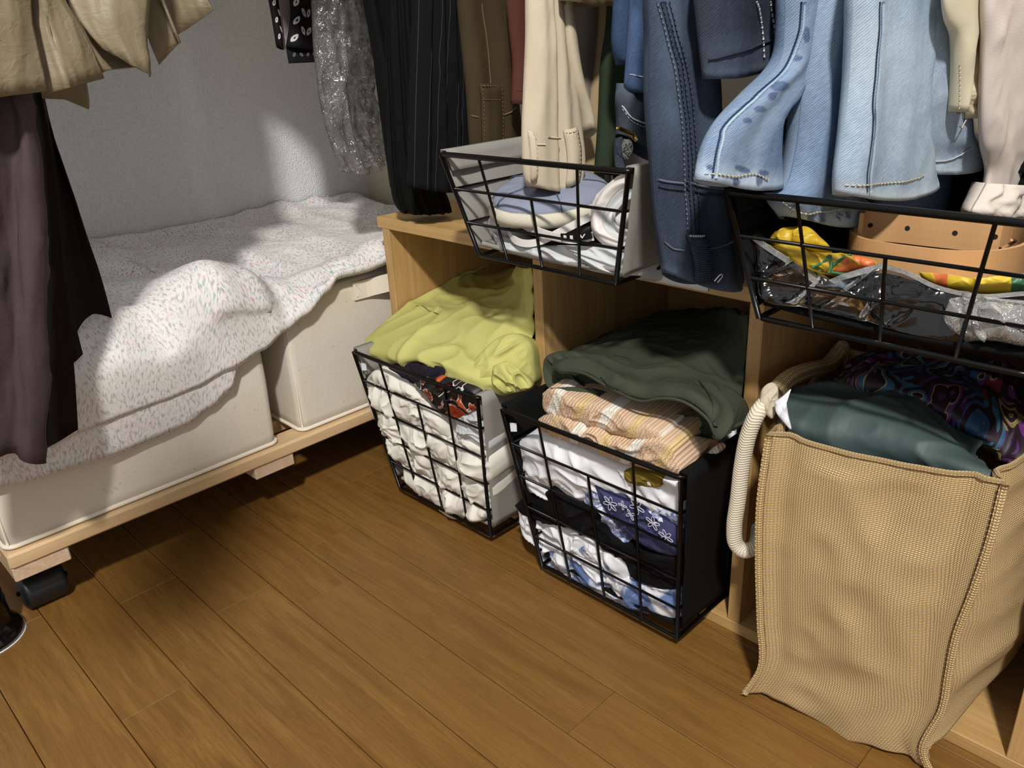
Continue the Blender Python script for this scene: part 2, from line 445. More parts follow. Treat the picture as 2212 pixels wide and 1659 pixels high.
# ================================================================== SHELF UNIT
OAKX = wood('oak_laminate_x', hx('a98250'), hx('bf9a62'), hx('d0ab74'), 'x')
OAKZ = wood('oak_laminate_z', hx('a57e4e'), hx('ba945f'), hx('c9a36e'), 'z')
OAKY = wood('oak_laminate_y', hx('b59a6a'), hx('c6ab7c'), hx('d2b98c'), 'y')
OAKD = wood('oak_backboard', hx('8f6a3c'), hx('a17a48'), hx('ad8752'), 'x')
HS = .4078
shelf = thing('storage_shelf', (-.15, .14, 0), 'oak veneer shelf lying on its side with three open cubbies', 'shelf')
box('top_board', (-.596, 0, HS - .0155), (.312, .29, HS), OAKX, shelf)
box('bottom_board', (-.596, 0, 0), (.312, .29, .0149), OAKX, shelf)
for x in (-.586, -.2885, 0, .287):
    box('side_panel' if x in (-.586, .287) else 'divider', (x, .0004, .0149), (x + .0152, .288, HS - .0155), OAKZ, shelf)
box('back_panel', (-.571, .264, .0149), (.287, .268, HS - .0155), OAKD, shelf)

# white sheet on the shelf top, its front edge folded down
b = NB('white_sheet'); M_SHEET = b.finish(hx('e6eaf0'), .5)
sh = mesh('white_liner_sheet', *(lambda: ([(x, y, z) for (y, z) in [(.16, HS + .0008), (.0, HS + .0012), (-.0022, HS - .0012), (-.0024, HS - .0125)] for x in (-.13, -.095, -.045)],
     [(r * 3 + i, r * 3 + i + 1, r * 3 + i + 4, r * 3 + i + 3) for r in range(3) for i in range(2)]))(), M_SHEET)
solid(sh, .0006, 1); tag(sh, 'small white sheet folded over the shelf front edge beside the dark jeans', 'sheet')

# ================================================================== WIRE BASKETS
b = NB('black_wire'); M_WIRE = b.finish(hx('050506'), .3, Specular_IOR_Level=.25)
GREYL = fabric('grey_canvas', hx('a5a39d'), hx('99968f'), .0011, .5, .9)
BLACKL = fabric('black_felt', hx('0c0d0e'), hx('090a0b'), .0012, .35, .9, sheen=.0)
M_TAG = fabric('white_label', hx('e4e4ea'))
def basket(name, label, bx, by, bz, tx, ty, tz, yb_b, yb_t, nh, liner, fr=(.235, .5, .765), tagside=None):
    (x0, x1), (X0, X1) = bx, tx
    t = thing(name, ((x0 + x1) / 2, by + .1, bz), label, 'basket', 'black wire baskets with cloth liners')
    B = [Vector((x0, by, bz)), Vector((x1, by, bz)), Vector((x1, yb_b, bz)), Vector((x0, yb_b, bz))]
    T = [Vector((X0, ty, tz)), Vector((X1, ty, tz)), Vector((X1, yb_t, tz)), Vector((X0, yb_t, tz))]
    def rnd(Q, r=.007):
        out = []
        for i in range(4):
            p = Q[i]; a = (Q[i - 1] - p).normalized(); c = (Q[(i + 1) % 4] - p).normalized()
            for k in range(5):
                s = k / 4; out.append((p + a * r).lerp(p, s).lerp(p.lerp(p + c * r, s), s))
        return out
    tube('top_rim', rnd(T), .0029, M_WIRE, t, 10, True)
    tube('bottom_rim', rnd(B), .0025, M_WIRE, t, 8, True)
    lb = [p + Vector((0, 0, .0062)) for p in B]
    for i in range(4): tube('corner_wire', [T[i], T[i].lerp(B[i], .5), B[i]], .0025, M_WIRE, t, 8)
    for k in range(1, nh + 1):
        f = k / (nh + 1); Q = [a.lerp(c, f) for a, c in zip(T, B)]
        if k == 1 or True:
            tube('wire', [Q[3], Q[0]], .0016, M_WIRE, t, 6); tube('wire', [Q[0] , Q[1]], .0016, M_WIRE, t, 6); tube('wire', [Q[1], Q[2]], .0016, M_WIRE, t, 6)
    for i, f in enumerate(fr):
        a = T[0].lerp(T[1], f); c = B[0].lerp(B[1], f)
        if i == 1: a = a.lerp(c, 1 / (nh + 1))
        tube('wire', [a, a.lerp(c, .5), c], .0016, M_WIRE, t, 6)
    for f in (.2, .4, .6, .8): tube('wire', [B[0].lerp(B[3], f), B[1].lerp(B[2], f)], .0016, M_WIRE, t, 6)
    # liner: wraps over the rim, covers left, right, back and floor
    vs = []; fs = []; uvs = []
    def panel(a, c, e, d, inward, nu=18, nvv=20, over=True, bul=.004, sd=0):
        # a,c top edge ; d,e bottom edge (below a, below c)
        k = len(vs)
        rowsP = []
        for j in range(nvv + 1):
            f = j / nvv * .93
            for i in range(nu + 1):
                g = .012 + i / nu * .976; p = a.lerp(c, g).lerp(d.lerp(e, g), f)
                p = p - inward * (.0042 - bul * .8 * math.sin(math.pi * g) * math.sin(math.pi * f) + .0015 * nz(g * 5, f * 5, sd))
                if j == 0: p.z += .0036
                vs.append(p); uvs.append((g * .25, f * .22))
        for j in range(nvv):
            for i in range(nu): q = k + j * (nu + 1) + i; fs.append((q, q + 1, q + nu + 2, q + nu + 1))
        if over:   # inner flap over the rim
            k2 = len(vs)
            for j in range(5):
                f = j / 4 * .16
                for i in range(nu + 1):
                    g = .012 + i / nu * .976; p = a.lerp(c, g).lerp(d.lerp(e, g), f) + inward * (.0048 + .0012 * nz(g * 9, f * 9, sd + 2))
                    if j == 0: p.z += .0036
                    vs.append(p); uvs.append((g * .25, f * .22 + .3))
            for j in range(4):
                for i in range(nu): q = k2 + j * (nu + 1) + i; fs.append((q, q + nu + 1, q + nu + 2, q + 1))
            for i in range(nu): fs.append((k + i, k2 + i, k2 + i + 1, k + i + 1))
    panel(T[1], T[2], B[2], B[1], Vector((-1, 0, 0)), sd=1)
    panel(T[3], T[0], B[0], B[3], Vector((1, 0, 0)), sd=2)
    panel(T[2], T[3], B[3], B[2], Vector((0, -1, 0)), sd=3)
    lo = mesh('liner', vs, fs, liner, t, True, uvs); solid(lo, .0014, 0)
    P = [p + Vector((0, .008 if i < 2 else -.004, .012)) for i, p in enumerate(B)]
    k = []; ff = []
    for j in range(9):
        for i in range(13):
            p = P[0].lerp(P[1], i / 12).lerp(P[3].lerp(P[2], i / 12), j / 8); p.z += -.004 * math.sin(math.pi * i / 12) + .001 * nz(i, j); k.append(p)
    for j in range(8):
        for i in range(12): q = j * 13 + i; ff.append((q, q + 1, q + 14, q + 13))
    fl = mesh('liner_floor', k, ff, liner, t); solid(fl, .003, 0)
    tube('liner_hem', [P[0].lerp(P[1], i / 20) + Vector((0, -.001, -.004 * math.sin(math.pi * i / 20))) for i in range(21)], .0028, liner, lo, 6)
    if tagside is not None:
        p = T[0].lerp(B[0], .08) + Vector((.004, .0035, 0))
        tg = mesh('care_label', [p, p + Vector((.008, .003, .001)), p + Vector((.008, .003, -.010)), p + Vector((.001, 0, -.011))], [(0, 1, 2, 3)], M_TAG, lo, False); solid(tg, .0005, 0)
    return t, B, T
bk1, B1, T1 = basket('wire_basket', 'tall black wire basket with grey liner under the lime garment', (-.523, -.323), -.0645, .0178, (-.5480, -.2925), -.0985, .2415, .175, .205, 4, GREYL, tagside=1)
bk2, B2, T2 = basket('wire_basket', 'tall black wire basket with black felt liner under the olive garment', (-.226, -.0218), -.0672, .0178, (-.2495, -.0035), -.0995, .2412, .175, .205, 4, BLACKL, tagside=1)
bk3, B3, T3 = basket('wire_basket', 'shallow black wire basket with grey liner holding caps on the shelf top', (-.2945, -.1005), -.0785, HS + .0045, (-.3215, -.0695), -.1005, .5242, .17, .195, 2, GREYL)
bk4, B4, T4 = basket('wire_basket', 'shallow black wire basket with black liner holding a belt on the shelf top', (.0572, .257), -.087, HS + .0045, (.0315, .284), -.1075, .517, .17, .195, 2, BLACKL)

# ================================================================== DOLLY, BOXES, COVER
PINE = wood('pine_y', hx('c09f74'), hx('d0b084'), hx('dcc09a'), 'y', 1.0, .55)
PINEX = wood('pine_x', hx('b99a7c'), hx('cfb397'), hx('d9c2a6'), 'x', 1.3, .6)
b = NB('black_rubber'); M_RUB = b.finish(hx('15171a'), .45)
b = NB('black_gloss'); M_GLOSS = b.finish(hx('060607'), .12)
dolly = thing('plant_dolly', (-.76, -.2, 0), 'pine slatted dolly on black casters under the fabric boxes', 'dolly')
for x0, x1 in ((-.655, -.6136), (-.742, -.692), (-.836, -.786), (-.93, -.88), (-1.0, -.96)):
    box('slat', (x0, -.5565, .0905), (x1, .255, .1105), PINE, dolly, .003)
for y0 in (-.5565, -.243, .09):
    box('crosspiece', (-.995, y0 + .001, .0715), (-.617, y0 + .064, .0903), PINEX, dolly, .0015)
def caster(x, y):
    n = 32; vs = []; fs = []; prof = [(-.026, .006), (-.0255, .019), (-.0225, .0235), (-.019, .0243), (.019, .0243), (.0225, .0235), (.0255, .019), (.026, .006)]
    for yy, rr in prof:
        for j in range(n): a = 2 * math.pi * j / n; vs.append((x + rr * math.cos(a), y + yy, .0245 + rr * math.sin(a)))
    for i in range(len(prof) - 1):
        for j in range(n): fs.append((i * n + j, (i + 1) * n + j, (i + 1) * n + (j + 1) % n, i * n + (j + 1) % n))
    fs.append(tuple(range(n))); fs.append(tuple((len(prof) - 1) * n + j for j in range(n))[::-1])
    mesh('caster_wheel', vs, fs, M_RUB, dolly)
    fk = mesh('caster_fork', *(lambda P: sweep(P, [(-.012, -.016), (.012, -.016), (.012, .016), (-.012, .016)])[:2])([Vector((x - .012, y, .04)), Vector((x - .012, y, .0713))]), M_RUB, dolly, False)
    tube('caster_axle', [(x, y - .03, .0245), (x, y + .03, .0245)], .003, M_GLOSS, fk)
for (x, y) in ((-.672, -.5225), (-.93, -.5225), (-.672, .2), (-.93, .2)): caster(x, y)

b = NB('felt_polyester'); u = b.obj()
sp = b.voro(u, 95); nn = b.noise(u, 260, 4, .7)
spk = b.math('MULTIPLY', b.math('LESS_THAN', sp, .13), b.math('GREATER_THAN', b.noise(u, 24, 2), .53))
cc = b.mix(b.math('MULTIPLY', spk, .4), b.mix(nn, hx('dcd6ca'), hx('d0c8ba')), hx('94897a'))
cc = b.mix(b.math('MULTIPLY_ADD', b.noise(u, 6, 3), 1.4, -.55, clamp=True), cc, hx('cdbb9a'))
M_FELT = b.finish(cc, .9, b.bump(nn, .0006, .6))
b = NB('piping'); M_PIPE = b.finish(hx('e6dccb'), .8)
def fbox(name, label, x0, x1, y0, y1, z0, z1, handle=None):
    t = thing(name, ((x0 + x1) / 2, (y0 + y1) / 2, z0), label, 'storage box', 'felt storage boxes on the dolly')
    r = .012; nseg = 5; ring = []
    for (cx, cy, a0) in ((x1 - r, y0 + r, -90), (x1 - r, y1 - r, 0), (x0 + r, y1 - r, 90), (x0 + r, y0 + r, 180)):
        for k in range(nseg + 1):
            a = math.radians(a0 + 90 * k / nseg); ring.append((cx + r * math.cos(a), cy + r * math.sin(a)))
    # densify long sides
    pts = []
    for i in range(len(ring)):
        p = Vector(ring[i] + (0,)); q = Vector(ring[(i + 1) % len(ring)] + (0,)); m = max(1, int((q - p).length / .03))
        for k in range(m): pts.append(p.lerp(q, k / m))
    n = len(pts); vs = []; fs = []; nzr = 12
    cx, cy = (x0 + x1) / 2, (y0 + y1) / 2
    for j in range(nzr + 1):
        f = j / nzr
        for p in pts:
            s = 1 + .012 * math.sin(math.pi * f) + .004 * nz(p.x * 9, p.y * 9, f * 3)
            vs.append((cx + (p.x - cx) * s, cy + (p.y - cy) * s, z0 + (z1 - z0) * f))
    for j in range(nzr):
        for i in range(n): fs.append((j * n + i, j * n + (i + 1) % n, (j + 1) * n + (i + 1) % n, (j + 1) * n + i))
    fs.append(tuple(range(n))[::-1]); fs.append(tuple(nzr * n + i for i in range(n)))
    bd = mesh('body', vs, fs, M_FELT, t)
    tube('piping', [(cx + (p.x - cx) * 1.006, cy + (p.y - cy) * 1.006, z0 + .003) for p in pts], .003, M_PIPE, t, 8, True)
    tube('edge_seam', [(x1 - .0015, y0 + .0025, z0 + .006 + k * (z1 - z0) / 30) for k in range(29)], .0016, M_PIPE, t, 6)
    if handle:
        y, z = handle
        h = ribbon('handle', [(x1 + .003, y, z), (x1 + .0045, y + .022, z), (x1 + .007, y + .03, z + .001), (x1 + .02, y + .06, z + .004), (x1 + .023, y + .09, z + .004), (x1 + .007, y + .15, z + .001), (x1 + .004, y + .17, z)], .027, .003, M_PIPE, t)
        dashes('stitching', [(x1 + .0052, y + .004, z + .009), (x1 + .0052, y + .018, z - .009), (x1 + .0052, y + .004, z - .009), (x1 + .0052, y + .018, z + .009), (x1 + .0052, y + .004, z + .009)], .0005, M_TAG, h)
    return t
ZD = .1115
fbox('fabric_box', 'cream fabric storage box at the casters end of the dolly', -.985, -.624, -.5525, -.1965, ZD, .312)
fbox('fabric_box', 'speckled fabric storage box with a handle beside the shelf', -.985, -.626, -.1545, .2, ZD, .318, handle=(-.037, .3))

# cover sheet
b = NB('cover_print'); u = b.uv()
sep = b.n('ShaderNodeSeparateXYZ'); b.l(u, sep.inputs[0])
zig = b.math('MULTIPLY', b.math('PINGPONG', sep.outputs[0], .045), 1.1)
cb = b.n('ShaderNodeCombineXYZ'); b.l(sep.outputs[0], cb.inputs[0]); b.l(b.math('ADD', sep.outputs[1], zig), cb.inputs[1])
s1 = b.noise(b.map(cb.outputs[0], (1.0, .42, 1), rot=(0, 0, .25)), 330, 3, .6); s2 = b.noise(b.map(cb.outputs[0], (1, .5, 1), loc=(3, 1, 0), rot=(0, 0, -.2)), 260, 3, .6)
zone = b.noise(u, 9, 2)
base = hx('dedbda')
cc = b.mix(b.math('MULTIPLY_ADD', s1, 7, -3.5, clamp=True), base, b.mix(b.math('MULTIPLY_ADD', zone, 4, -1.6, clamp=True), hx('b3ada8'), hx('adaab0')))
tint = b.mix(b.math('GREATER_THAN', b.noise(u, 60, 1), .5), hx('c08088'), hx('72aa9e'))
cc = b.mix(b.math('MULTIPLY', b.math('MULTIPLY_ADD', s2, 8, -4.2, clamp=True), b.math('MULTIPLY_ADD', zone, 6, -2.6, clamp=True)), cc, tint)
M_COVER = b.finish(cc, .85, b.bump(b.noise(u, 500, 2), .0004, .4))
XF = -.6135
hemA = [(-120, 1010), (0, 985), (100, 960), (165, 927), (260, 893), (350, 862), (420, 833), (490, 792), (560, 752), (610, 712), (650, 680), (700, 628), (722, 600), (780, 585), (835, 563)]
hemB = [(-60, 1062), (0, 1047), (80, 1030), (150, 1003), (250, 975), (330, 945), (400, 915), (450, 880), (490, 840), (508, 792)]
HA = [at(a, c, 'x', XF) for a, c in hemA]; HB = [at(a, c, 'x', XF - .003) for a, c in hemB]
tabA = sorted([(p.y, p.z) for p in HA]); tabB = sorted([(p.y, p.z) for p in HB])
ridgeT = [(-.7, .33), (-.56, .34), (-.47, .352), (-.38, .36), (-.33, .345), (-.28, .375), (-.244, .388), (-.2, .372), (-.155, .342), (-.12, .335), (-.07, .34), (-.02, .346), (.03, .36), (.08, .366), (.2, .36), (.3, .36)]
ridgeX = [(-.7, -.645), (-.35, -.66), (-.28, -.64), (-.244, -.63), (-.19, -.635), (-.155, -.655), (-.1, -.64), (0, -.638), (.3, -.64)]
def cover(name, tab, y0, y1, xo, parent=None, dz=0, ny=130, nt=90):
    vs = []; uvs = []; fs = []
    for j in range(ny):
        y = y0 + (y1 - y0) * j / (ny - 1)
        rz = interp(ridgeT, y) + dz; rx = interp(ridgeX, y) + xo; hz = interp(tab, y)
        wall = .352 + .02 * nz(y * 5, 3)
        P = [Vector((-1.035, y, wall + .012)), Vector((-.99, y, wall)), Vector((-.9, y, .348)), Vector((-.8, y, .346)), Vector((rx - .07, y, rz - .012)), Vector((rx - .02, y, rz)),
             Vector((rx + .012, y, rz - .012)), Vector((max(XF, rx + .02) + xo, y, max(rz - .05, hz + .012))), Vector((XF + xo + .004, y, (rz + hz) / 2 if rz - hz > .09 else hz + .008)), Vector((XF + xo, y, hz))]
        s = 0
        Q = cat1(P, nt)
        for i, p in enumerate(Q):
            if i: s += (Q[i] - Q[i - 1]).length
            f = i / (nt - 1)
            h = .0045 * nz(p.x * 18, y * 11, 2) + .006 * (ridge(y * 14 + p.z * 10, p.x * 8 - y * 4, 5) - .5) + .002 * nz(p.x * 60, y * 60 + p.z * 40)
            dn = Vector((.75, 0, .65)) if f > .55 else Vector((0, 0, 1))
            k = 1 if f < .9 else (1 - f) / .1 * .7 + .3
            vs.append(p + dn * h * k * (0.5 if f > .6 else 1) + Vector((.006 * sst(.7, 1, f) * nz(y * 20, 1.3), 0, 0))); uvs.append((y + .03 * f, s))
    for j in range(ny - 1):
        for i in range(nt - 1): fs.append((j * nt + i, j * nt + i + 1, (j + 1) * nt + i + 1, (j + 1) * nt + i))
    o = mesh(name, vs, fs, M_COVER, parent, True, uvs); solid(o, .0012, 1); return o, vs, nt
cv = thing('cover_sheet', (-.8, -.2, .34), 'thin patterned sheet draped over the two fabric boxes', 'sheet')
o, cvs, cnt = cover('upper_layer', tabA, -.57, .27, .009, cv)
tube('hem', [cvs[j * cnt + cnt - 1] for j in range(130)], .0012, M_COVER, o, 6)
o, cvs, cnt = cover('under_layer', tabB, -.57, HB[-1].y, .0035, cv, -.006, 90, 70)
tube('hem', [cvs[j * cnt + cnt - 1] for j in range(90)], .0012, M_COVER, o, 6)

# garment rack pole
pc = Vector((-.648, -.6005, 0))
rack = thing('garment_rack', pc, 'glossy black garment rack pole standing on the floor at the left edge', 'garment rack')
def lathe(name, c, prof, mat, parent, n=36):
    vs = [(c.x + r * math.cos(2 * math.pi * j / n), c.y + r * math.sin(2 * math.pi * j / n), c.z + z) for r, z in prof for j in range(n)]
    fs = [(i * n + j, i * n + (j + 1) % n, (i + 1) * n + (j + 1) % n, (i + 1) * n + j) for i in range(len(prof) - 1) for j in range(n)]
    fs.append(tuple(range(n))[::-1]); fs.append(tuple((len(prof) - 1) * n + j for j in range(n)))
    return mesh(name, vs, fs, mat, parent)
ft = lathe('base_foot', pc, [(.0435, .0012), (.0435, .008), (.041, .012), (.037, .016), (.034, .024), (.033, .045), (.0335, .047), (.0325, .05), (.0325, .075), (.029, .082)], M_GLOSS, rack)
lathe('floor_pad', pc, [(.0448, 0), (.0448, .0014)], M_TAG, ft)
lathe('pole', pc, [(.0255, .078), (.0255, 1.5)], M_GLOSS, rack)
tube('top_rail', [(-.648, -.6005, 1.35), (-.648, .0, 1.35), (-.648, .29, 1.35)], .0125, M_GLOSS, rack)

M_SHADE = fabric('grey_shade_cloth', hx('8d8a86'), hx('7f7c78'))  # cloth of the unseen sheets added only to block lamp light
for k, (yy, zz, x0_, x1_) in enumerate(((-.545, .6, -.86, -.45),)):  # unseen sheet added near the pole to shade the wall
    q = [(x0_ + (x1_ - x0_) * i / 12, yy + .012 * math.sin(i * 1.1 + k), zz + (1.34 - zz) * j / 8) for j in range(9) for i in range(13)]
    o = mesh('wall_shade_sheet', q, [(j * 13 + i, j * 13 + i + 1, (j + 1) * 13 + i + 1, (j + 1) * 13 + i) for j in range(8) for i in range(12)], M_SHADE); solid(o, .012, 0)
    tag(o, 'unseen tall grey sheet added on the rack rail to shade the wall, ' + 'next to the trench coat', 'coat')
for k, (yy, zz) in enumerate(((-.17, .84), (-.08, .80), (.01, .80), (.1, .82))):  # more unseen sheets, added above the view to darken the upper wall
    q = []
    for j in range(12):
        z = zz + (1.34 - zz) * j / 11; hw = .2 if z < 1.15 else .2 * (1 - .8 * (z - 1.15) / .19)
        for i in range(9): a = i / 8 * 2 - 1; q.append((-.648 + a * hw, yy + .012 * math.sin(a * 6 + k) + .004 * nz(a * 3, z * 5, k), z))
    o = mesh('upper_wall_shade', q, [(j * 9 + i, j * 9 + i + 1, (j + 1) * 9 + i + 1, (j + 1) * 9 + i) for j in range(11) for i in range(8)], M_SHADE); solid(o, .012, 0)
    tag(o, 'unseen grey sheet added on the rack rail to shade the upper wall, ' + ('nearest the trench coat', 'second from the trench coat', 'third from the trench coat', 'nearest the wall corner')[k], 'shirt', 'added wall shading sheets')

LP = Vector(lamp.location)
def shade(u, v, x): p = at(u, v, 'z', 0); d = LP - p; return p + d * ((x - p.x) / d.x)
shp = [(232, 1395), (268, 1300), (300, 1210), (330, 1130), (560, 1010), (575, 1075), (520, 1215), (470, 1310), (428, 1378), (405, 1368), (392, 1325), (355, 1312), (318, 1350), (275, 1378)]
pv = [shade(a, c, .12) for a, c in shp]  # added blocker out of view, outlined to cast the floor shadow
cs = mesh('floor_shadow_sheet', pv, [tuple(range(len(pv)))], M_SHADE, None, False); solid(cs, .012, 0); tag(cs, 'unseen grey sheet added outside the view to cast the floor shadow', 'scarf')

# ---- closet rod for the clothes over the shelf
b = NB('steel'); M_STEEL = b.finish(hx('b9b9ba'), .25, Metallic=1.0)
rod = thing('closet_rod', (-.2, .08, 1.0), 'steel closet rod above the shelf carrying the hanging clothes', 'rod')
tube('bar', [(-1.038, .08, .985), (0, .08, .985), (1.2, .08, .985)], .0125, M_STEEL, rod)
lathe('flange', Vector((-1.03, .08, .985)), [(.02, -.02), (.02, .02)], M_STEEL, rod)

# ================================================================== LEFT HANGING CLOTHES
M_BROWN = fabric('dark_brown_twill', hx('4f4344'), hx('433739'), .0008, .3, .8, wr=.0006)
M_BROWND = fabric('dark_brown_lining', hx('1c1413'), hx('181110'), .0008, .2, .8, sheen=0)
skirt = thing('long_skirt', (-.56, -.48, .2), 'long dark brown skirt hanging over the fabric box at the left edge', 'skirt')
def lin1(P, m):
    acc = [0]
    for i in range(1, len(P)): acc.append(acc[-1] + (P[i] - P[i - 1]).length)
    out = []; j = 0
    for i in range(m):
        q = acc[-1] * i / (m - 1)
        while j < len(acc) - 2 and acc[j + 1] < q: j += 1
        e = acc[j + 1] - acc[j]; out.append(P[j].lerp(P[j + 1], (q - acc[j]) / e if e > 1e-12 else 0))
    return out
def sheet(name, cols, mat, parent, nu=34, nv=60, th=.0016, amp=.003, seed=0, stretch=(1, .35), crisp=False):
    """cols: list of top-to-bottom 3D polylines, left to right"""
    Cc = [cat1(c, nv) for c in cols]; vs = []; uvs = []
    rowsP = [(lin1 if crisp else cat1)([c[j] for c in Cc], nu) for j in range(nv)]
    for j in range(nv):
        for i in range(nu):
            p = rowsP[j][i]; a = rowsP[j][min(i + 1, nu - 1)] - rowsP[j][max(i - 1, 0)]; n = Vector((a.y, -a.x, 0)); n = n.normalized() if n.length > 1e-9 else Vector((1, 0, 0))
            h = amp * (nz(p.y * 34 * stretch[0] + p.x * 30, p.z * 34 * stretch[1], seed) + crease(p.y * 30 + p.x * 20, p.z * 22, seed + 4))
            vs.append(p + n * h); uvs.append((p.y - .5 * p.x + seed * .3, p.z))
    fs = [(j * nu + i, j * nu + i + 1, (j + 1) * nu + i + 1, (j + 1) * nu + i) for j in range(nv - 1) for i in range(nu - 1)]
    o = mesh(name, vs, fs, mat, parent, True, uvs); solid(o, th, -1); return o
def cl(x, pts, top=1.3, dy=0):
    P = [at(u, v, 'x', x) for u, v in pts]; q = P[0].copy(); q.z = top; q.y += dy; return [q] + P
# front panel with its rounded lit fold
sheet('front_panel', [cl(-.505, [(-190, 205), (-170, 700), (-150, 1040)]), cl(-.49, [(-60, 205), (-55, 700), (-60, 1010)]), cl(-.502, [(15, 205), (30, 600), (30, 978)]),
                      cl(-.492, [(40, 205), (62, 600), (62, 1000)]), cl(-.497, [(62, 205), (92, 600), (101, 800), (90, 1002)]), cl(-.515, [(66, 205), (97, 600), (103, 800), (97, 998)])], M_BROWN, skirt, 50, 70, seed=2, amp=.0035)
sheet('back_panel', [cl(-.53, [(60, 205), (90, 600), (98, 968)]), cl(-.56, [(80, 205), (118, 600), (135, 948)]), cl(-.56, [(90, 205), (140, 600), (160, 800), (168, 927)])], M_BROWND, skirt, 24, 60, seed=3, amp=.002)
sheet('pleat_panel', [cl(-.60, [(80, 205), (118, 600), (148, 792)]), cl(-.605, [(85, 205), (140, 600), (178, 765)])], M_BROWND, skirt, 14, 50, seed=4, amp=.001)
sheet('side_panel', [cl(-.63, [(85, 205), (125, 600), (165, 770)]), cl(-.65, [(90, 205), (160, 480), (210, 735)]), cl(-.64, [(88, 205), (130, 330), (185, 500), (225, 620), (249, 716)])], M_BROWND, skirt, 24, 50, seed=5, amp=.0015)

M_TRENCH = fabric('khaki_coated_cotton', hx('8d8169'), hx('7a6e57'), .0007, .15, .5, sheen=0, wr=.0012)
coat = thing('trench_coat', (-.56, -.36, .58), 'khaki pleated trench coat hem hanging above the dark skirt', 'coat')
def cz(pts, top=1.3):   # pts (u, v, x)
    P = [at(u, v, 'x', x) for u, v, x in pts]; q = P[0].copy(); q.z = top; return [q] + P
sheet('front_flap', [cz([(-150, -60, -.47), (-150, 260, -.46)]), cz([(-40, -60, -.465), (-40, 215, -.455)]), cz([(30, -60, -.47), (30, 205, -.465)]), cz([(62, -60, -.48), (68, 60, -.48), (102, 197, -.475)])], M_TRENCH, coat, 40, 50, .0022, .002, seed=1, crisp=True)
sheet('hem_panel', [cz([(58, -60, -.50), (70, 80, -.50), (108, 201, -.49)]), cz([(85, -40, -.485), (110, 70, -.485), (150, 190, -.478)]), cz([(110, -40, -.50), (160, 60, -.492), (185, 180, -.488)]), cz([(125, -40, -.515), (190, 90, -.505), (225, 170, -.50)])], M_TRENCH, coat, 40, 50, .0022, .003, seed=6, crisp=True)
sheet('inner_fold', [cz([(100, -40, -.54), (165, 80, -.54), (200, 165, -.53)]), cz([(130, -40, -.535), (190, 115, -.525), (235, 152, -.52)]), cz([(150, -40, -.545), (230, 110, -.54), (295, 146, -.535)])], M_TRENCH, coat, 30, 40, .0022, .001, seed=7, crisp=True)
sheet('pleat', [cz([(130, -60, -.52), (170, 40, -.512), (225, 105, -.505)]), cz([(230, -60, -.50), (250, 60, -.495), (290, 145, -.492)]), cz([(310, -60, -.505), (314, 60, -.50), (322, 160, -.497)]), cz([(312, -60, -.53), (318, 60, -.53), (325, 166, -.525)])], M_TRENCH, coat, 40, 44, .0022, .003, seed=8, crisp=True)
sheet('pleat', [cz([(300, -60, -.57), (315, 60, -.565), (345, 140, -.56)]), cz([(335, -60, -.55), (360, 40, -.548), (385, 95, -.545)]), cz([(325, -60, -.545), (365, 30, -.54), (391, 92, -.538)])], M_TRENCH, coat, 30, 40, .0022, .0015, seed=9, crisp=True)
sheet('pleat', [cz([(340, -60, -.62), (360, 10, -.615), (388, 74, -.61)]), cz([(400, -60, -.59), (425, 0, -.585), (445, 35, -.58)]), cz([(420, -60, -.58), (450, 0, -.578), (462, 22, -.575)])], M_TRENCH, coat, 30, 40, .0022, .0015, seed=10, crisp=True)
sheet('back_hem', [cz([(60, 100, -.60), (70, 190, -.60), (66, 212, -.60)]), cz([(120, 100, -.60), (130, 180, -.60), (140, 215, -.60)]), cz([(165, 100, -.60), (180, 170, -.60), (190, 236, -.60)]), cz([(170, 100, -.61), (186, 170, -.61), (186, 205, -.61)])], M_TRENCH, coat, 30, 30, .0022, .001, seed=11, crisp=True)
dashes('stitching', [at(108 + 117 * t, 197 - 27 * t - 4 * math.sin(t * 3), 'x', -.4865 - .012 * t) for t in [i / 20 for i in range(21)]], .0004, M_BROWN, coat, .004, .0015)

# ================================================================== CLOTHES HANGING OVER THE SHELF
def path(S, pts, d=.001, m=24):
    P = cat1([Vector((a, c, 0)) for a, c in pts], m); return [S(p.x, p.y, d) for p in P]
# --- leaf print dress
M_LEAFB = fabric('black_viscose', hx('121113'), hx('0e0d0f'), .0008, .2, .7, sheen=0)
M_LEAFW = fabric('leaf_print_white', hx('c9c7c4'), hx('bdbbb8'), .0008, .2, .8)
M_LINEN = fabric('mauve_lining', hx('9d8f8d'), hx('938583'), .0008, .2)
def leaf_mesh(name, S, spots, mat, parent, ln=.0085, wd=.0034):
    vs = []; fs = []
    for (u, v, ang, uw, vh) in spots:
        k = len(vs); n = 10
        ca, sa = math.cos(ang), math.sin(ang)
        ring = []
        for j in range(n):
            t = 2 * math.pi * j / n; a = math.cos(t); bq = math.sin(t) * (1 - .35 * abs(a))
            x = a * ln * .5 * ca - bq * wd * sa; y = a * ln * .5 * sa + bq * wd * ca
            ring.append(S(min(.99, max(.01, u + x / uw)), min(.999, v + y / vh), .0006))
        for hole in (0, 1):
            pass
        c = sum(ring, Vector()) / n
        vs += ring + [c.lerp(r, .28) for r in ring]
        for j in range(n): fs.append((k + j, k + (j + 1) % n, k + n + (j + 1) % n, k + n + j))
    return mesh(name, vs, fs, mat, parent)
d1 = thing('leaf_print_dress', at(650, 100, 'x', -.70), 'black dress with white leaf print hanging nearest the wall corner', 'dress')
o, S = drape('left_edge', [(576, -40), (588, 40), (598, 100)], [(598, -40), (606, 40), (612, 108)], .012, M_LEAFB, parent=d1, x0=-.72, nu=10, nv=40)
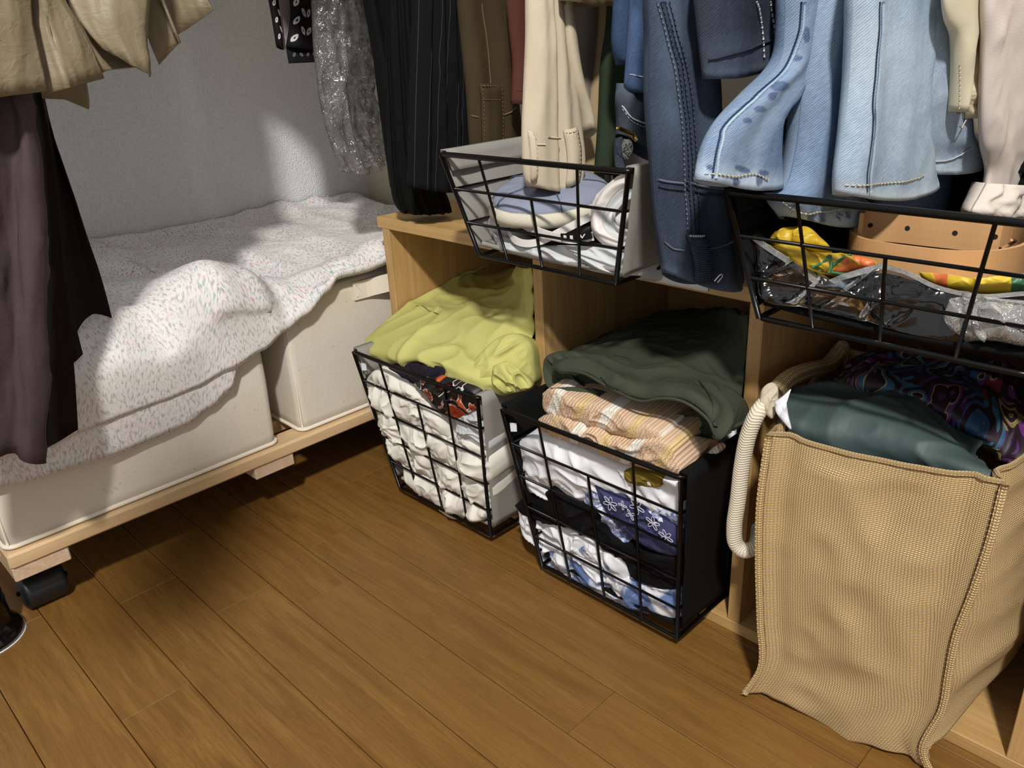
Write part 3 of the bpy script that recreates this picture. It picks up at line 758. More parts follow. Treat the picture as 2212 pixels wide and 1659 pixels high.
leaf_mesh('leaf_print', S, [(.3 + .4 * (i % 2), .78 + .03 * i, .9 if i % 2 else 2.2, .03, .5) for i in range(7)], M_LEAFW, o, .014, .004)
drape('lining', [(600, -40), (606, 40), (613, 106)], [(640, -40), (644, 40), (648, 104)], .006, M_LINEN, parent=d1, x0=-.73, nu=8, nv=30)
o, S = drape('main_panel', [(622, -40), (628, 30), (618, 101)], [(675, -40), (680, 40), (685, 112)], .018, M_LEAFB, parent=d1, x0=-.705, nu=16, nv=50, fold=folds((1, .002, 0, 0)))
leaf_mesh('leaf_print', S, [(.14 + .24 * (i % 4), .70 + .0165 * i + (.018 if i % 2 else 0), 1.0 if i % 2 else 2.1, .062, .5) for i in range(17)], M_LEAFW, o, .0185, .0052)
o, S = drape('hem_band', [(618, 100), (620, 115), (624, 137)], [(685, 100), (688, 110), (690, 134)], .014, M_LEAFB, parent=d1, x0=-.71, nu=14, nv=12, top=False)
leaf_mesh('leaf_print', S, [(.15 + .2 * i, .5, 1.2 if i % 2 else 1.9, .065, .04) for i in range(5)], fabric('leaf_print_grey', hx('6f6d6a')), o, .011, .003)
# --- red-brown garment inside clear garment bag
M_WINE = fabric('wine_satin', hx('3a1416'), hx('2c0e10'), .0008, .1, .35, sheen=0)
M_TAN = fabric('tan_cloth', hx('6b5741'), hx('5e4b38'), .0008, .2)
drape('wine_shirt', [(700, -40), (712, 10), (722, 60)], [(782, -40), (785, 20), (790, 75)], .02, M_WINE, 'dark wine red satin shirt inside the clear garment bag', 'shirt', x0=-.64, nv=40)
drape('tan_cardigan', [(672, -40), (674, 20), (676, 64)], [(712, -40), (715, 30), (718, 72)], .018, M_TAN, 'plain tan garment between the leaf dress and the wine shirt', 'cardigan', x0=-.665, nv=30)
def film(name, tint=.72, frost=.0, bs=80, bd=.014, gl=.10):
    b = NB(name); u = b.uv(); tr = b.n('ShaderNodeBsdfTransparent'); tr.inputs[0].default_value = (tint, tint, tint, 1)
    g = b.n('ShaderNodeBsdfGlossy'); g.inputs['Roughness'].default_value = .14; g.inputs[0].default_value = (1, 1, 1, 1)
    df = b.n('ShaderNodeBsdfDiffuse'); df.inputs[0].default_value = (.75, .75, .73, 1)
    nr = b.bump(b.math('ADD', b.noise(u, bs, 3, .6, 2.0), b.math('MULTIPLY', b.voro(u, bs * .8, 'F1'), .9)), bd, 1.0); b.l(nr, g.inputs['Normal'])
    lw = b.n('ShaderNodeLayerWeight'); lw.inputs[0].default_value = .22; b.l(nr, lw.inputs['Normal'])
    m1 = b.n('ShaderNodeMixShader'); b.l(b.math('MULTIPLY_ADD', lw.outputs['Fresnel'], .9, gl, clamp=True), m1.inputs[0]); b.l(tr.outputs[0], m1.inputs[1]); b.l(g.outputs[0], m1.inputs[2])
    m2 = b.n('ShaderNodeMixShader'); m2.inputs[0].default_value = frost; b.l(m1.outputs[0], m2.inputs[1]); b.l(df.outputs[0], m2.inputs[2])
    b.l(m2.outputs[0], b.out.inputs[0]); return b.m
M_FILM = film('clear_film', .93, .0, 70, .016, .035); M_FILM2 = film('dull_film', .9, .04, 40, .01, .05)
pb = thing('garment_bag', at(780, 360, 'x', -.61), 'crinkled clear plastic garment bag hanging beside the black trousers', 'garment bag')
def crk(a, f, sd):
    return lambda u, v: a * (ridge(u * f, v * f * 3.2, sd) - .5) + a * .6 * (ridge(u * f * 2.3, v * f * 7, sd + 3) - .5)
o, S = drape('front_film', [(748, -40), (762, 80), (752, 200), (768, 300), (788, 362)], [(782, -40), (800, 120), (815, 250), (828, 340), (826, 360)], .03, M_FILM, parent=pb, x0=-.605, nu=40, nv=120, fold=crk(.009, 4, 1), wr=.002, hem=lambda u: .004 * math.sin(9 * u))
drape('rear_film', [(676, 60), (684, 160), (700, 260), (722, 330), (735, 368)], [(760, -10), (768, 120), (785, 250), (800, 340), (806, 372)], .03, M_FILM2, parent=pb, x0=-.635, nu=34, nv=100, fold=crk(.006, 3, 4), wr=.002, hem=lambda u: -.004 * math.sin(3 * u))
# --- black trousers
M_BLK = fabric('black_wool', hx('0c0d10'), hx('08090b'), .001, .35, .85, sheen=.05)
M_BLK2 = fabric('black_jersey', hx('08090a'), hx('050506'), .001, .2, .85, sheen=0)
drape('black_trousers', [(782, -40), (805, 100), (832, 300), (848, 405)], [(880, -40), (885, 200), (892, 330), (890, 410)], .035, M_BLK2, 'plain black trousers hanging beside the clear garment bag', 'trousers', x0=-.545, fold=folds((1.5, .004, .2, 0), (3, .0015, -.3, 1)), seed=1)
drape('black_knit', [(838, 330), (842, 390), (852, 440), (866, 459)], [(935, 330), (950, 390), (968, 430), (975, 456)], .05, M_BLK2, 'black gathered knit hem touching the shelf top', 'sweater', x0=-.53, x1=-.50, fold=folds((7, .003, .0, 0), (4, .003, .1, 1)), seed=2, nu=40)
# --- pinstripe skirt
b = NB('pinstripe'); u = b.uv()
sp = b.n('ShaderNodeSeparateXYZ'); b.l(u, sp.inputs[0])
ln = b.math('LESS_THAN', b.math('PINGPONG', b.math('ADD', sp.outputs[0], .0035), .0085), .00028)
tw = b.wave(b.map(u, rot=(0, 0, .8)), math.pi * 2 / .0018 / 20, 1, 1, 1)
cc = b.mix(b.math('MULTIPLY', ln, b.math('MULTIPLY_ADD', b.wave(u, math.pi * 2 / .0016 / 20, 0, 0, 0, 'Y'), .6, .25)), b.mix(tw, hx('0b0c0e'), hx('131518')), hx('55565a'))
M_PIN = b.finish(cc, .9, b.bump(tw, .0003, .4), Specular_IOR_Level=.12)
def pleats(k, a):
    def f(u, v):
        x = (u * k) % 1; return a * (x if x < .82 else (1 - x) / .18 * .82) * sst(.0, .1, v)
    return f
drape('pinstripe_skirt', [(893, -40), (890, 60), (884, 230), (881, 403)], [(988, -40), (1000, 150), (1012, 300), (1018, 405)], .03, M_PIN, 'black pinstripe pleated skirt hanging left of the olive brown trousers', 'skirt', x0=-.455, nu=60, fold=pleats(4, .007), seed=3, hem=lambda u: -.006 * math.sin(3.1 * u))
# --- olive brown trousers
M_OLB = fabric('olive_brown_twill', hx('473b28'), hx('3b3020'), .001, .35, .85)
M_OLBT = fabric('olive_brown_thread', hx('6e5f44'))
ol = thing('olive_brown_trousers', at(1060, 330, 'x', -.35), 'olive brown trousers with a waistband tab above the grey basket', 'trousers')
o, S = drape('legs', [(990, -40), (998, 80), (1010, 200), (1016, 300), (1020, 334)], [(1095, -40), (1108, 90), (1118, 220), (1126, 300), (1126, 345)], .034, M_OLB, parent=ol, x0=-.35, fold=folds((1.2, .003, .25, 1), (2.6, .0015, -.2, 0)), seed=4)
tube('seam', ppath(S, [(1040, 4), (1053, 100), (1060, 180)]), .0007, M_OLBT, o, 5)
tube('waist_seam', ppath(S, [(1014, 250), (1033, 253)], m=8), .0009, M_OLBT, o, 5)
tube('waist_seam', ppath(S, [(1084, 250), (1100, 244), (1114, 232)], m=10), .0009, M_OLBT, o, 5)
tb, TT = patch('waist_tab', S, [(1034, 181), (1082, 181), (1084, 331), (1040, 333)], .003, M_OLB, ol, .0028, .001)
for f in (.03, .22, .97): dashes('stitching', [TT(.04 + .92 * a / 6, f) for a in range(7)], .0006, M_OLBT, tb)
for g in (.05, .95): dashes('stitching', [TT(g, a / 9) for a in range(10)], .0004, M_OLBT, tb)
# --- rust garment
M_RUST = fabric('rust_cotton', hx('553229'), hx('4a2b23'), .0009, .25)
o, S = drape('rust_shirt', [(1094, -40), (1102, 60), (1110, 140), (1107, 224)], [(1150, -40), (1152, 60), (1152, 150), (1150, 226)], .02, M_RUST, 'rust brown shirt hanging between the olive brown and cream trousers', 'shirt', x0=-.305, seed=5)
dashes('stitching', ppath(S, [(1111, 193), (1125, 195), (1140, 196)]), .0004, M_OLBT, o)
# --- cream trousers
M_CREAM = fabric('cream_cotton', hx('cbbfa9'), hx('bbae96'), .0009, .25, .85, wr=.0002)
M_CREAMT = fabric('cream_thread', hx('d8cdb8'))
cr = thing('cream_trousers', at(1190, 410, 'x', -.215), 'cream cotton trousers with belt loops dipping into the grey basket', 'trousers')
def groove(u0, wd, a, extra=None):
    return lambda u, v: -a * math.exp(-((u - u0) / wd) ** 2) + (extra(u, v) if extra else 0)
o, S = drape('front_leg', [(1143, -40), (1140, 80), (1134, 200), (1130, 290), (1134, 380), (1142, 402)], [(1212, -40), (1222, 60), (1236, 170), (1250, 270), (1257, 350), (1250, 396)], .03, M_CREAM, parent=cr, x0=-.215, nu=50, nv=90,
                 fold=groove(.5, .055, .011, folds((1.0, .002, .1, 0), (4, .0008, .3, 2))), seed=6, hem=lambda u: -.006 * math.sin(math.pi * u))
tube('waist_seam', ppath(S, [(1152, 312), (1178, 312)], m=8), .0007, M_CREAMT, o, 5)
tube('waist_seam', ppath(S, [(1184, 296), (1212, 298)], m=8), .0007, M_CREAMT, o, 5)
for qd in ([(1133, 280), (1150, 287), (1156, 385), (1142, 396)], [(1212, 280), (1241, 273), (1244, 392), (1218, 402)]):
    lp, TT = patch('belt_loop', S, qd, .0035, M_CREAM, cr, .0024, .0035)
    dashes('stitching', [TT(a / 8, .05) for a in range(9)], .0004, M_CREAMT, lp)
    dashes('stitching', [TT(.85, .05 + .9 * a / 12) for a in range(13)], .0003, M_CREAMT, lp)
drape('rear_leg', [(1218, -40), (1226, 60), (1238, 160), (1252, 230), (1262, 300)], [(1225, -40), (1232, 80), (1252, 180), (1272, 235), (1281, 278)], .016, M_CREAM, parent=cr, x0=-.222, x1=-.2, nu=20, nv=60, seed=7)
# --- grey and beige trousers behind
M_GREYT = fabric('warm_grey_cotton', hx('8b847b'), hx('7e776f'), .0009, .2)
M_BEIGE = fabric('beige_cotton', hx('9a8769'), hx('8a7759'), .0009, .2)
gt = thing('grey_trousers', at(1270, 300, 'x', -.235), 'warm grey trousers with beige side panel behind the cream trousers', 'trousers')
drape('panel', [(1222, -40), (1224, 60), (1232, 160), (1262, 260)], [(1292, -40), (1292, 60), (1285, 160), (1268, 280)], .02, M_GREYT, parent=gt, x0=-.245, seed=8)
o, S = drape('side_panel', [(1294, -40), (1288, 100), (1272, 250), (1262, 370), (1250, 405)], [(1316, -40), (1312, 100), (1302, 250), (1296, 360), (1302, 405)], .022, M_BEIGE, parent=gt, x0=-.235, seed=9)
drape('waistband', [(1210, -60), (1210, -20), (1212, 2)], [(1336, -60), (1336, -20), (1336, 10)], .03, M_BEIGE, parent=gt, x0=-.19, seed=10, nv=20, hem=lambda u: -.003 * math.sin(3 * u))
tube('hem', ppath(S, [(1256, 398), (1275, 402), (1298, 400)]), .0011, M_CREAMT, o, 5)
M_GREEN = fabric('dark_green_cotton', hx('2d3a2a'), hx('233022'), .0009, .25)
drape('green_shirt', [(1322, -40), (1316, 60), (1304, 130), (1298, 250), (1290, 372)], [(1348, -40), (1352, 100), (1346, 220), (1338, 330), (1330, 380)], .025, M_GREEN, 'dark green shirt hanging between the beige panel and the belted jeans', 'shirt', x0=-.215, seed=11)
# --- belted dark jeans
DEN_N = denim('denim_indigo', hx('0c1426'), hx('172744'), hx('4c6286'), 30)
DEN_B = denim('denim_black_blue', hx('0a0d13'), hx('151b26'), hx('5a6472'), 34)
DEN_G = denim('denim_slate', hx('11161e'), hx('222b38'), hx('5a6577'), 20)
M_THR = fabric('pale_thread', hx('b9bcc2'))
M_THR2 = fabric('grey_blue_thread', hx('626c79'))
M_THRG = fabric('gold_thread', hx('c9bfa4'))
j1 = thing('belted_jeans', at(1370, 330, 'x', -.14), 'dark indigo jeans with a hanging belt above the white cap', 'jeans')
drape('left_leg', [(1335, -40), (1330, 30), (1328, 100), (1342, 140)], [(1366, -40), (1364, 60), (1360, 110), (1356, 140)], .02, DEN_N, parent=j1, x0=-.15, nu=16, nv=50, seed=12, wear=lambda u, v: .5 * sst(.93, 1, v))
o, S = drape('right_leg', [(1370, -40), (1362, 60), (1356, 150), (1354, 185), (1366, 200)], [(1410, -40), (1412, 100), (1410, 160), (1408, 205)], .022, DEN_N, parent=j1, x0=-.132, nu=18, nv=60, seed=13, wear=lambda u, v: sst(.25, .0, u) * .9 + sst(.93, 1, v))
dashes('stitching', ppath(S, [(1356, 160), (1380, 165), (1400, 166)]), .0005, M_THR, o, .006, .001)
o, S = drape('waistband', [(1340, 180), (1336, 215), (1338, 260), (1336, 290)], [(1410, 180), (1412, 220), (1414, 300), (1412, 350)], .03, DEN_B, parent=j1, x0=-.143, nu=24, nv=40, seed=14, top=False, fold=folds((2, .002, .3, 0)), wear=lambda u, v: sst(.25, .05, u) * sst(.5, .1, v))
tube('seam', ppath(S, [(1342, 230), (1360, 250), (1380, 262), (1402, 268)]), .0009, M_THR, o, 5)
dashes('stitching', ppath(S, [(1342, 236), (1360, 257), (1380, 270), (1402, 276)]), .0004, M_THR, o)
M_BRASS = NB('brass').finish(hx('a5854a'), .25, Metallic=1.0)
p = at(1352, 292, 'x', -.118)
bu = tube('buckle', [p + Vector((0, -.012, .008)), p + Vector((0, .009, -.0)), p + Vector((.004, .012, -.006))], .0022, M_BRASS, j1)
lump('fringe_patch', [(1347, 300), (1362, 303), (1368, 318), (1364, 335), (1356, 345), (1347, 340), (1343, 318)], p + Vector((.004, -.002, 0)), Vector((.66, -.64, .3)), fabric('grey_fray', hx('9a9b98'), hx('6c6d6a'), .0015, 1.0, .9, 120), bu, .004, .004, wr=.004, freq=220)
lump('belt_end', [(1328, 300), (1344, 296), (1345, 340), (1350, 368), (1333, 368), (1327, 330)], p + Vector((0, -.003, 0)), Vector((.66, -.64, .1)), DEN_B, j1, .004, .008, wr=.002, freq=60)
# --- dark washed jeans hanging between the baskets
DEN_W = denim('denim_washed_dark', hx('0c1119'), hx('1c2636'), hx('5c6b81'), 16)
j2 = thing('dark_washed_jeans', at(1520, 615, 'x', -.02), 'long dark washed jeans hanging between the two shelf top baskets', 'jeans')
o, S = drape('leg', [(1405, -40), (1404, 80), (1402, 200), (1410, 330), (1417, 420), (1425, 500), (1438, 583)], [(1535, -40), (1530, 80), (1540, 200), (1552, 330), (1572, 430), (1590, 520), (1606, 596)], .04, DEN_W, parent=j2, x0=-.022, nu=44, nv=110, seed=15,
             fold=folds((1, .004, .3, 2.2), (2.2, .002, -.2, 0)), hem=lambda u: -.011 * math.sin(math.pi * u) - .003, wear=lambda u, v: .8 * sst(.975, 1, v) + .8 * math.exp(-((u - .16) / .12) ** 2) * sst(.45, .6, v) * sst(.82, .74, v) + .5 * math.exp(-((u - .7) / .15) ** 2) * sst(.5, .62, v) * sst(.7, .64, v) + .35 * math.exp(-((u - .5) / .08) ** 2))
base = [(1418, 4), (1440, 90), (1458, 160), (1470, 250), (1476, 330), (1478, 390), (1483, 470), (1485, 505)]
for k, du in enumerate((0, 9, 18, 27)):
    pts = ppath(S, [(a + du, c) for a, c in base], .0016, 70)
    dashes('stitching', pts, .0007 if k == 0 else .0006, M_THR2 if k == 0 else DEN_G, o, .003, .0012)
tube('flat_seam', ppath(S, [(a + 14, c) for a, c in base], .0002, 50), .0018, DEN_W, o, 6)
for dy, r_, mt in ((0, .001, M_THR2), (14, .001, DEN_G)):
    tube('waist_seam', ppath(S, [(1420, 388 + dy), (1440, 392 + dy), (1476, 396 + dy)], .001, 14), r_, mt, o, 5)
    tube('waist_seam', ppath(S, [(1482, 392 + dy), (1515, 402 + dy), (1562, 408 + dy)], .001, 18), r_, mt, o, 5)
tube('waist_seam', ppath(S, [(1434, 522), (1452, 536), (1478, 541)], .001, 14), .0008, M_THR2, o, 5)
tube('waist_seam', ppath(S, [(1512, 540), (1550, 534), (1582, 522)], .001, 14), .0008, M_THR2, o, 5)
lp, TT = patch('belt_loop', S, [(1476, 504), (1510, 504), (1532, 606), (1494, 612)], .004, DEN_W, j2, .0036, .003, 6, 12)
for g in (.12, .88): dashes('stitching', [TT(g, c / 12) for c in range(13)], .0007, DEN_G, lp)
dashes('bartack', [TT(a / 8, .03) for a in range(9)], .001, M_THR, lp, .002, .0004)
q = TT(.95, .98, .004); tube('loose_thread', cat1([q, q + Vector((.004, .003, .006)), q + Vector((.003, .008, .003)), q + Vector((-.001, .007, -.003))], 14), .0006, M_TAG, j2, 5)
# --- dark denim hem
o, S = drape('slate_denim_shorts', [(1500, -40), (1506, 20), (1515, 100), (1524, 171)], [(1712, -40), (1706, 20), (1698, 70), (1690, 117)], .03, DEN_G, 'slate denim shorts hem overlapping the dark washed jeans', 'shorts', x0=.012, nu=44, nv=70, seed=16, fold=folds((1, .003, .2, 0)), hem=lambda u: -.006 * math.sin(math.pi * u), wear=lambda u, v: .9 * sst(.975, 1, v) + .3 * sst(.9, .95, v))
tube('hem_seam', ppath(S, [(1517, 130), (1580, 117), (1640, 97), (1690, 76)]), .0011, DEN_B, o, 5)
for pts in ([(1634, 4), (1645, 60), (1650, 125)], [(1664, 4), (1672, 60), (1678, 112)]): dashes('stitching', ppath(S, pts, .0014), .0008, M_THR, o)
# --- light blue jeans
DEN_L = denim('denim_mid_blue', hx('2a4570'), hx('5d7da6'), hx('b3c5d8'), 22, .0016, .28)
DEN_P = denim('denim_pale_blue', hx('7893b2'), hx('9fb8d0'), hx('d4e0ea'), 14, .0016, .3)
j3 = thing('light_blue_jeans', at(1600, 400, 'x', .06), 'mid blue jeans with a dark blotched side seam above the black basket', 'jeans')
o, S = drape('front_leg', [(1700, -40), (1697, 60), (1688, 130), (1610, 205), (1548, 270), (1520, 325), (1508, 388)], [(1765, -40), (1757, 60), (1748, 120), (1710, 195), (1672, 260), (1668, 330), (1674, 398)], .034, DEN_L, parent=j3, x0=.048, nu=40, nv=110, seed=17, fold=folds((1, .003, .3, 0)),
             hem=lambda u: -.005 * math.sin(math.pi * u), wear=lambda u, v: sst(.96, .99, v) + .4 * math.exp(-((u - .45) / .1) ** 2),
             blots=[(1742, 75, 9, 20), (1722, 124, 14, 8), (1684, 186, 24, 13), (1668, 208, 12, 9), (1642, 236, 16, 9), (1614, 260, 13, 8), (1590, 395, 10, 12), (1640, 390, 9, 14), (1530, 364, 14, 5), (1600, 366, 30, 7), (1650, 372, 14, 7)])
sm = [(1738, 4), (1734, 60), (1714, 120), (1670, 178), (1604, 238), (1565, 280), (1556, 320), (1546, 385)]
tube('side_seam', ppath(S, sm, .0012, 60), .0011, DEN_P, o, 6)
tube('seam_groove', ppath(S, [(a - 5, c) for a, c in sm], .0002, 60), .0008, DEN_N, o, 5)
dashes('hem_stitching', ppath(S, [(1514, 374), (1545, 376), (1590, 381), (1630, 376), (1664, 390)]), .0006, M_THRG, o)
o, S = drape('rear_leg', [(1768, -40), (1752, 80), (1735, 200), (1722, 320), (1700, 400), (1672, 425), (1700, 468)], [(1846, -40), (1842, 80), (1838, 200), (1822, 330), (1822, 400), (1858, 430), (1862, 458)], .05, DEN_L, parent=j3, x0=.062, nu=44, nv=110, seed=18, fold=folds((1.1, .004, .2, 1)),
             hem=lambda u: -.009 * math.sin(math.pi * u), wear=lambda u, v: sst(.94, .99, v),
             blots=[(1752, 470, 10, 14), (1776, 470, 9, 14), (1812, 468, 7, 14), (1832, 464, 7, 12), (1718, 442, 9, 7), (1765, 440, 20, 6), (1820, 436, 16, 6)])
dashes('hem_stitching', ppath(S, [(1680, 436), (1720, 456), (1770, 458), (1852, 442)]), .0006, M_THRG, o)
drape('inner_leg', [(1690, 100), (1668, 200), (1655, 300), (1655, 400)], [(1750, 100), (1745, 200), (1740, 300), (1740, 410)], .02, DEN_G, parent=j3, x0=.035, nu=20, nv=50, seed=19)
# --- pale blue jeans
j4 = thing('pale_blue_jeans', at(1900, 420, 'x', .12), 'pale blue wide jeans hanging right of the mid blue jeans', 'jeans')
o, S = drape('front_leg', [(1846, -40), (1842, 60), (1836, 170), (1822, 290), (1810, 380), (1810, 420)], [(1995, -40), (1990, 60), (1978, 190), (1984, 290), (2000, 350), (2010, 385)], .04, DEN_P, parent=j4, x0=.105, nu=50, nv=110, seed=20, fold=folds((1.2, .004, .25, .5), (2.4, .002, 0, 1)),
             hem=lambda u: -.010 * math.sin(math.pi * u), wear=lambda u, v: .7 * sst(.965, .99, v))
tube('side_seam', ppath(S, [(1908, 4), (1901, 120), (1892, 230), (1893, 265), (1880, 415)], .0012, 60), .001, DEN_P, o, 6)
tube('seam_groove', ppath(S, [(1903, 4), (1896, 120), (1887, 230), (1888, 265), (1875, 415)], .0002, 60), .0007, DEN_G, o, 5)
dashes('hem_stitching', ppath(S, [(1815, 400), (1875, 400), (1940, 394), (1998, 378)]), .0006, M_THRG, o)
o, S = drape('rear_leg', [(1988, -40), (1983, 80), (1980, 200), (1990, 290), (2004, 345), (2006, 376)], [(2044, -40), (2048, 90), (2058, 170), (2090, 290), (2112, 290), (2117, 330)], .03, DEN_P, parent=j4, x0=.118, nu=40, nv=100, seed=21, fold=folds((1.0, .005, .3, 2)),
             hem=lambda u: -.007 * math.sin(math.pi * u), wear=lambda u, v: .6 * sst(.95, .99, v))
tube('hem_seam', ppath(S, [(2008, 350), (2055, 344), (2098, 320)]), .0007, M_THR, o, 5)
drape('stone_washed_jeans', [(1880, 330), (1885, 400), (1890, 440), (1905, 462)], [(2060, 330), (2072, 380), (2080, 410), (2075, 462)], .05, DEN_L, 'stone blue jeans bottoms hidden behind the pale jeans hem', 'jeans', x0=.075, nu=36, nv=50, seed=22, fold=folds((1, .004, .9, 0), (1.5, .003, 1.6, 1)))
# --- cream jacket and ivory dress
M_IVORY = fabric('ivory_cotton', hx('d9d1b8'), hx('cbc2a8'), .0008, .2, .8)
M_CRINK = fabric('crinkled_cream', hx('cdc1a6'), hx('b9ac90'), .0008, .2, .8, wr=.002)
M_PINK = fabric('pale_pink_linen', hx('d6cbc3'), hx('c9bdb5'), .0008, .25, .8)
jk = thing('ivory_jacket', at(2080, 250, 'x', .165), 'ivory jacket with a gathered hem between pale jeans and linen sleeve', 'jacket')
o, S = drape('front_flap', [(2040, -40), (2044, 40), (2060, 80), (2066, 160), (2066, 242)], [(2118, -40), (2112, 20), (2098, 90), (2086, 170), (2074, 240)], .016, M_IVORY, parent=jk, x0=.138, nu=26, nv=70, seed=23)
dashes('stitching', ppath(S, [(2068, 140), (2070, 190), (2070, 236)]), .0004, M_CREAMT, o)
o, S = drape('gathered_hem', [(2112, -40), (2105, 60), (2092, 140), (2082, 210), (2086, 256)], [(2140, -40), (2138, 60), (2130, 150), (2126, 220), (2124, 253)], .02, M_CRINK, parent=jk, x0=.138, nu=24, nv=90, seed=24, fold=lambda u, v: .0022 * math.sin(v * 130 + 4 * nz(u * 4, v * 9)))
drape('lining', [(2062, 150), (2060, 200), (2062, 245)], [(2090, 150), (2090, 200), (2092, 246)], .008, M_GREYT, parent=jk, x0=.132, nu=10, nv=20, seed=25)
q = at(2075, 270, 'x', .138); tube('hang_thread', [q + Vector((0, -.004, .0)), q + Vector((0, .004, -.003)), q + Vector((0, .012, .003)), q + Vector((0, .017, .012))], .0005, M_CREAMT, jk, 5)
dr = thing('linen_blouse', at(2160, 440, 'x', .19), 'pale pink linen blouse sleeve with gathered cuff at the right edge', 'blouse')
def cuffp(v): return .0
o, S = drape('sleeve', [(2132, -40), (2128, 100), (2122, 240), (2124, 310), (2135, 370), (2128, 415)], [(2250, -40), (2250, 100), (2255, 240), (2270, 340), (2270, 380), (2260, 430)], .03, M_PINK, parent=dr, x0=.152, nu=54, nv=110, seed=26, fold=folds((1.2, .005, .15, 2), (2.7, .002, -.1, 0)), wr=.002)
M_CUFF = fabric('linen_cuff', hx('d8cfc5'), hx('cbc1b6'), .0008, .2, .8, wr=.001)
o, S = drape('cuff', [(2132, 395), (2116, 425), (2100, 455), (2105, 470)], [(2262, 400), (2270, 430), (2275, 470), (2270, 500)], .06, M_CUFF, parent=dr, x0=.152, nu=70, nv=30, seed=27, top=False, fold=lambda u, v: .003 * math.sin(u * 60 + 3 * nz(u * 6, v * 3)), wr=.002)

# ================================================================== BASKET CONTENTS
def fplane(B, T):
    t = (T[0] - B[0]); t.x = 0; n = Vector((0, -t.z, t.y)).normalized(); return B[0].copy(), n
P1, N1 = fplane(B1, T1); P2, N2 = fplane(B2, T2)
P2 = P2 - N2 * .0125
M_WHITE = fabric('white_cotton', hx('e6e3da'), hx('dcd8cc'), .0009, .2, .85, wr=.0004)
M_WHITE2 = fabric('cool_white_cotton', hx('e8e9ec'), hx('dee0e4'), .0008, .15, .8, wr=.0004)
M_GREYW = fabric('grey_white_jersey', hx('c9cbcb'), hx('b9bcbd'), .0008, .2, .8)
# --- white bundles pressed through the wires of the first basket
def cellf(B, T, nh, amp):
    fr = (0, .235, .5, .765, 1)
    def f(p):
        v = (T[0].z - p.z) / (T[0].z - B[0].z); xl = T[0].x + (B[0].x - T[0].x) * v; xr = T[1].x + (B[1].x - T[1].x) * v
        u = (p.x - xl) / (xr - xl)
        if not 0 < u < 1: return 0
        a = 0
        for g, h in zip(fr, fr[1:]):
            if g <= u <= h: a = math.sin(math.pi * (u - g) / (h - g))
        return amp * (max(0, a) ** .6 * abs(math.sin(math.pi * v * (nh + 1))) ** .6 - .35)
    return f
cel = cellf(B1, T1, 4, .011)
wb = 'white cotton clothes in the grey lined tall basket'
whites = [
 ('white_blouse', 'rumpled white blouse filling the upper left of the tall grey basket', [(789, 822), (812, 800), (845, 812), (870, 835), (905, 880), (900, 905), (850, 925), (815, 915), (795, 870)], .006, 1),
 ('white_shirt', 'white cotton shirt slanting under the orange print scarf', [(850, 815), (885, 832), (930, 880), (965, 905), (975, 950), (960, 965), (915, 930), (880, 890)], .003, 2),
 ('white_vest', 'gathered white vest in the left middle of the tall grey basket', [(812, 900), (850, 905), (895, 925), (905, 975), (880, 1000), (850, 985), (830, 950)], .007, 3),
 ('white_camisole', 'twisted white camisole in the centre of the tall grey basket', [(880, 905), (925, 905), (965, 945), (970, 1000), (925, 1010), (895, 980)], .006, 4),
 ('white_shorts', 'white shorts bunched against the right wires of the tall grey basket', [(965, 945), (1000, 945), (1048, 975), (1062, 1000), (1060, 1040), (1010, 1035), (972, 1000)], .006, 5),
 ('white_skirt', 'creamy white skirt folded low in the middle of the tall grey basket', [(862, 985), (900, 985), (930, 1010), (945, 1070), (930, 1090), (890, 1050)], .006, 6),
 ('white_pants', 'white trousers folded low along the front of the tall grey basket', [(925, 1005), (975, 1005), (1020, 1035), (1020, 1075), (1000, 1120), (960, 1112), (935, 1075)], .006, 7),
 ('white_undershirt', 'white undershirt at the lower right corner of the tall grey basket', [(1000, 1035), (1058, 1038), (1062, 1105), (1048, 1122), (1010, 1124), (995, 1080)], .005, 8)]
for nm, lb, poly, off, sd in whites:
    lump(nm, poly, P1, N1, M_WHITE, None, .006, .16 if sd not in (2,) else .12, off - .012, .0062, 24, sd, 22, 96, lb, 'clothing', wb, (1.1, 1.0), cel, rot=.3 * sd)
lump('grey_tee', [(985, 900), (1020, 885), (1030, 890), (1050, 935), (1057, 972), (1030, 965), (990, 940)], P1, N1, M_GREYW, None, .006, .12, -.008, .005, 30, 9, label='pale grey tee wedged behind the right wires of the tall grey basket', cat='shirt', rot=-.5, stretch=(.5, 1.6))
M_PURP = fabric('dark_violet_cotton', hx('2b2533'), hx('221d29'), .0009, .2)
lump('violet_shirt', [(838, 793), (875, 786), (920, 786), (975, 800), (1025, 838), (1032, 862), (1000, 850), (940, 832), (885, 832), (855, 820)], P1, N1, M_PURP, None, .004, .2, -.016, .003, 18, 10, label='dark violet shirt squeezed under the lime garment', cat='shirt')
b = NB('swirl_print'); u = b.uv()
wv = b.noise(u, 26, 2, .5, 1.6); n2 = b.noise(b.map(u, loc=(4, 2, 0)), 34, 2, .5, 1.0)
cc = b.ramp(wv, (.36, hx('c2602a')), (.4, hx('7a1d12')), (.43, hx('0a0809')), (.50, hx('0a0809')), (.505, hx('e8e2dc')), (.525, hx('e8e2dc')), (.53, hx('0c090a')), (.6, hx('0c090a')))
cc2 = b.ramp(n2, (.4, hx('0a0809')), (.52, hx('0a0809')), (.53, hx('e6e0da')), (.55, hx('b0501f')), (.62, hx('8a2a14')))
cc = b.mix(b.math('GREATER_THAN', b.noise(u, 16, 1), .5), cc, cc2)
M_SWIRL = b.finish(cc, .5)
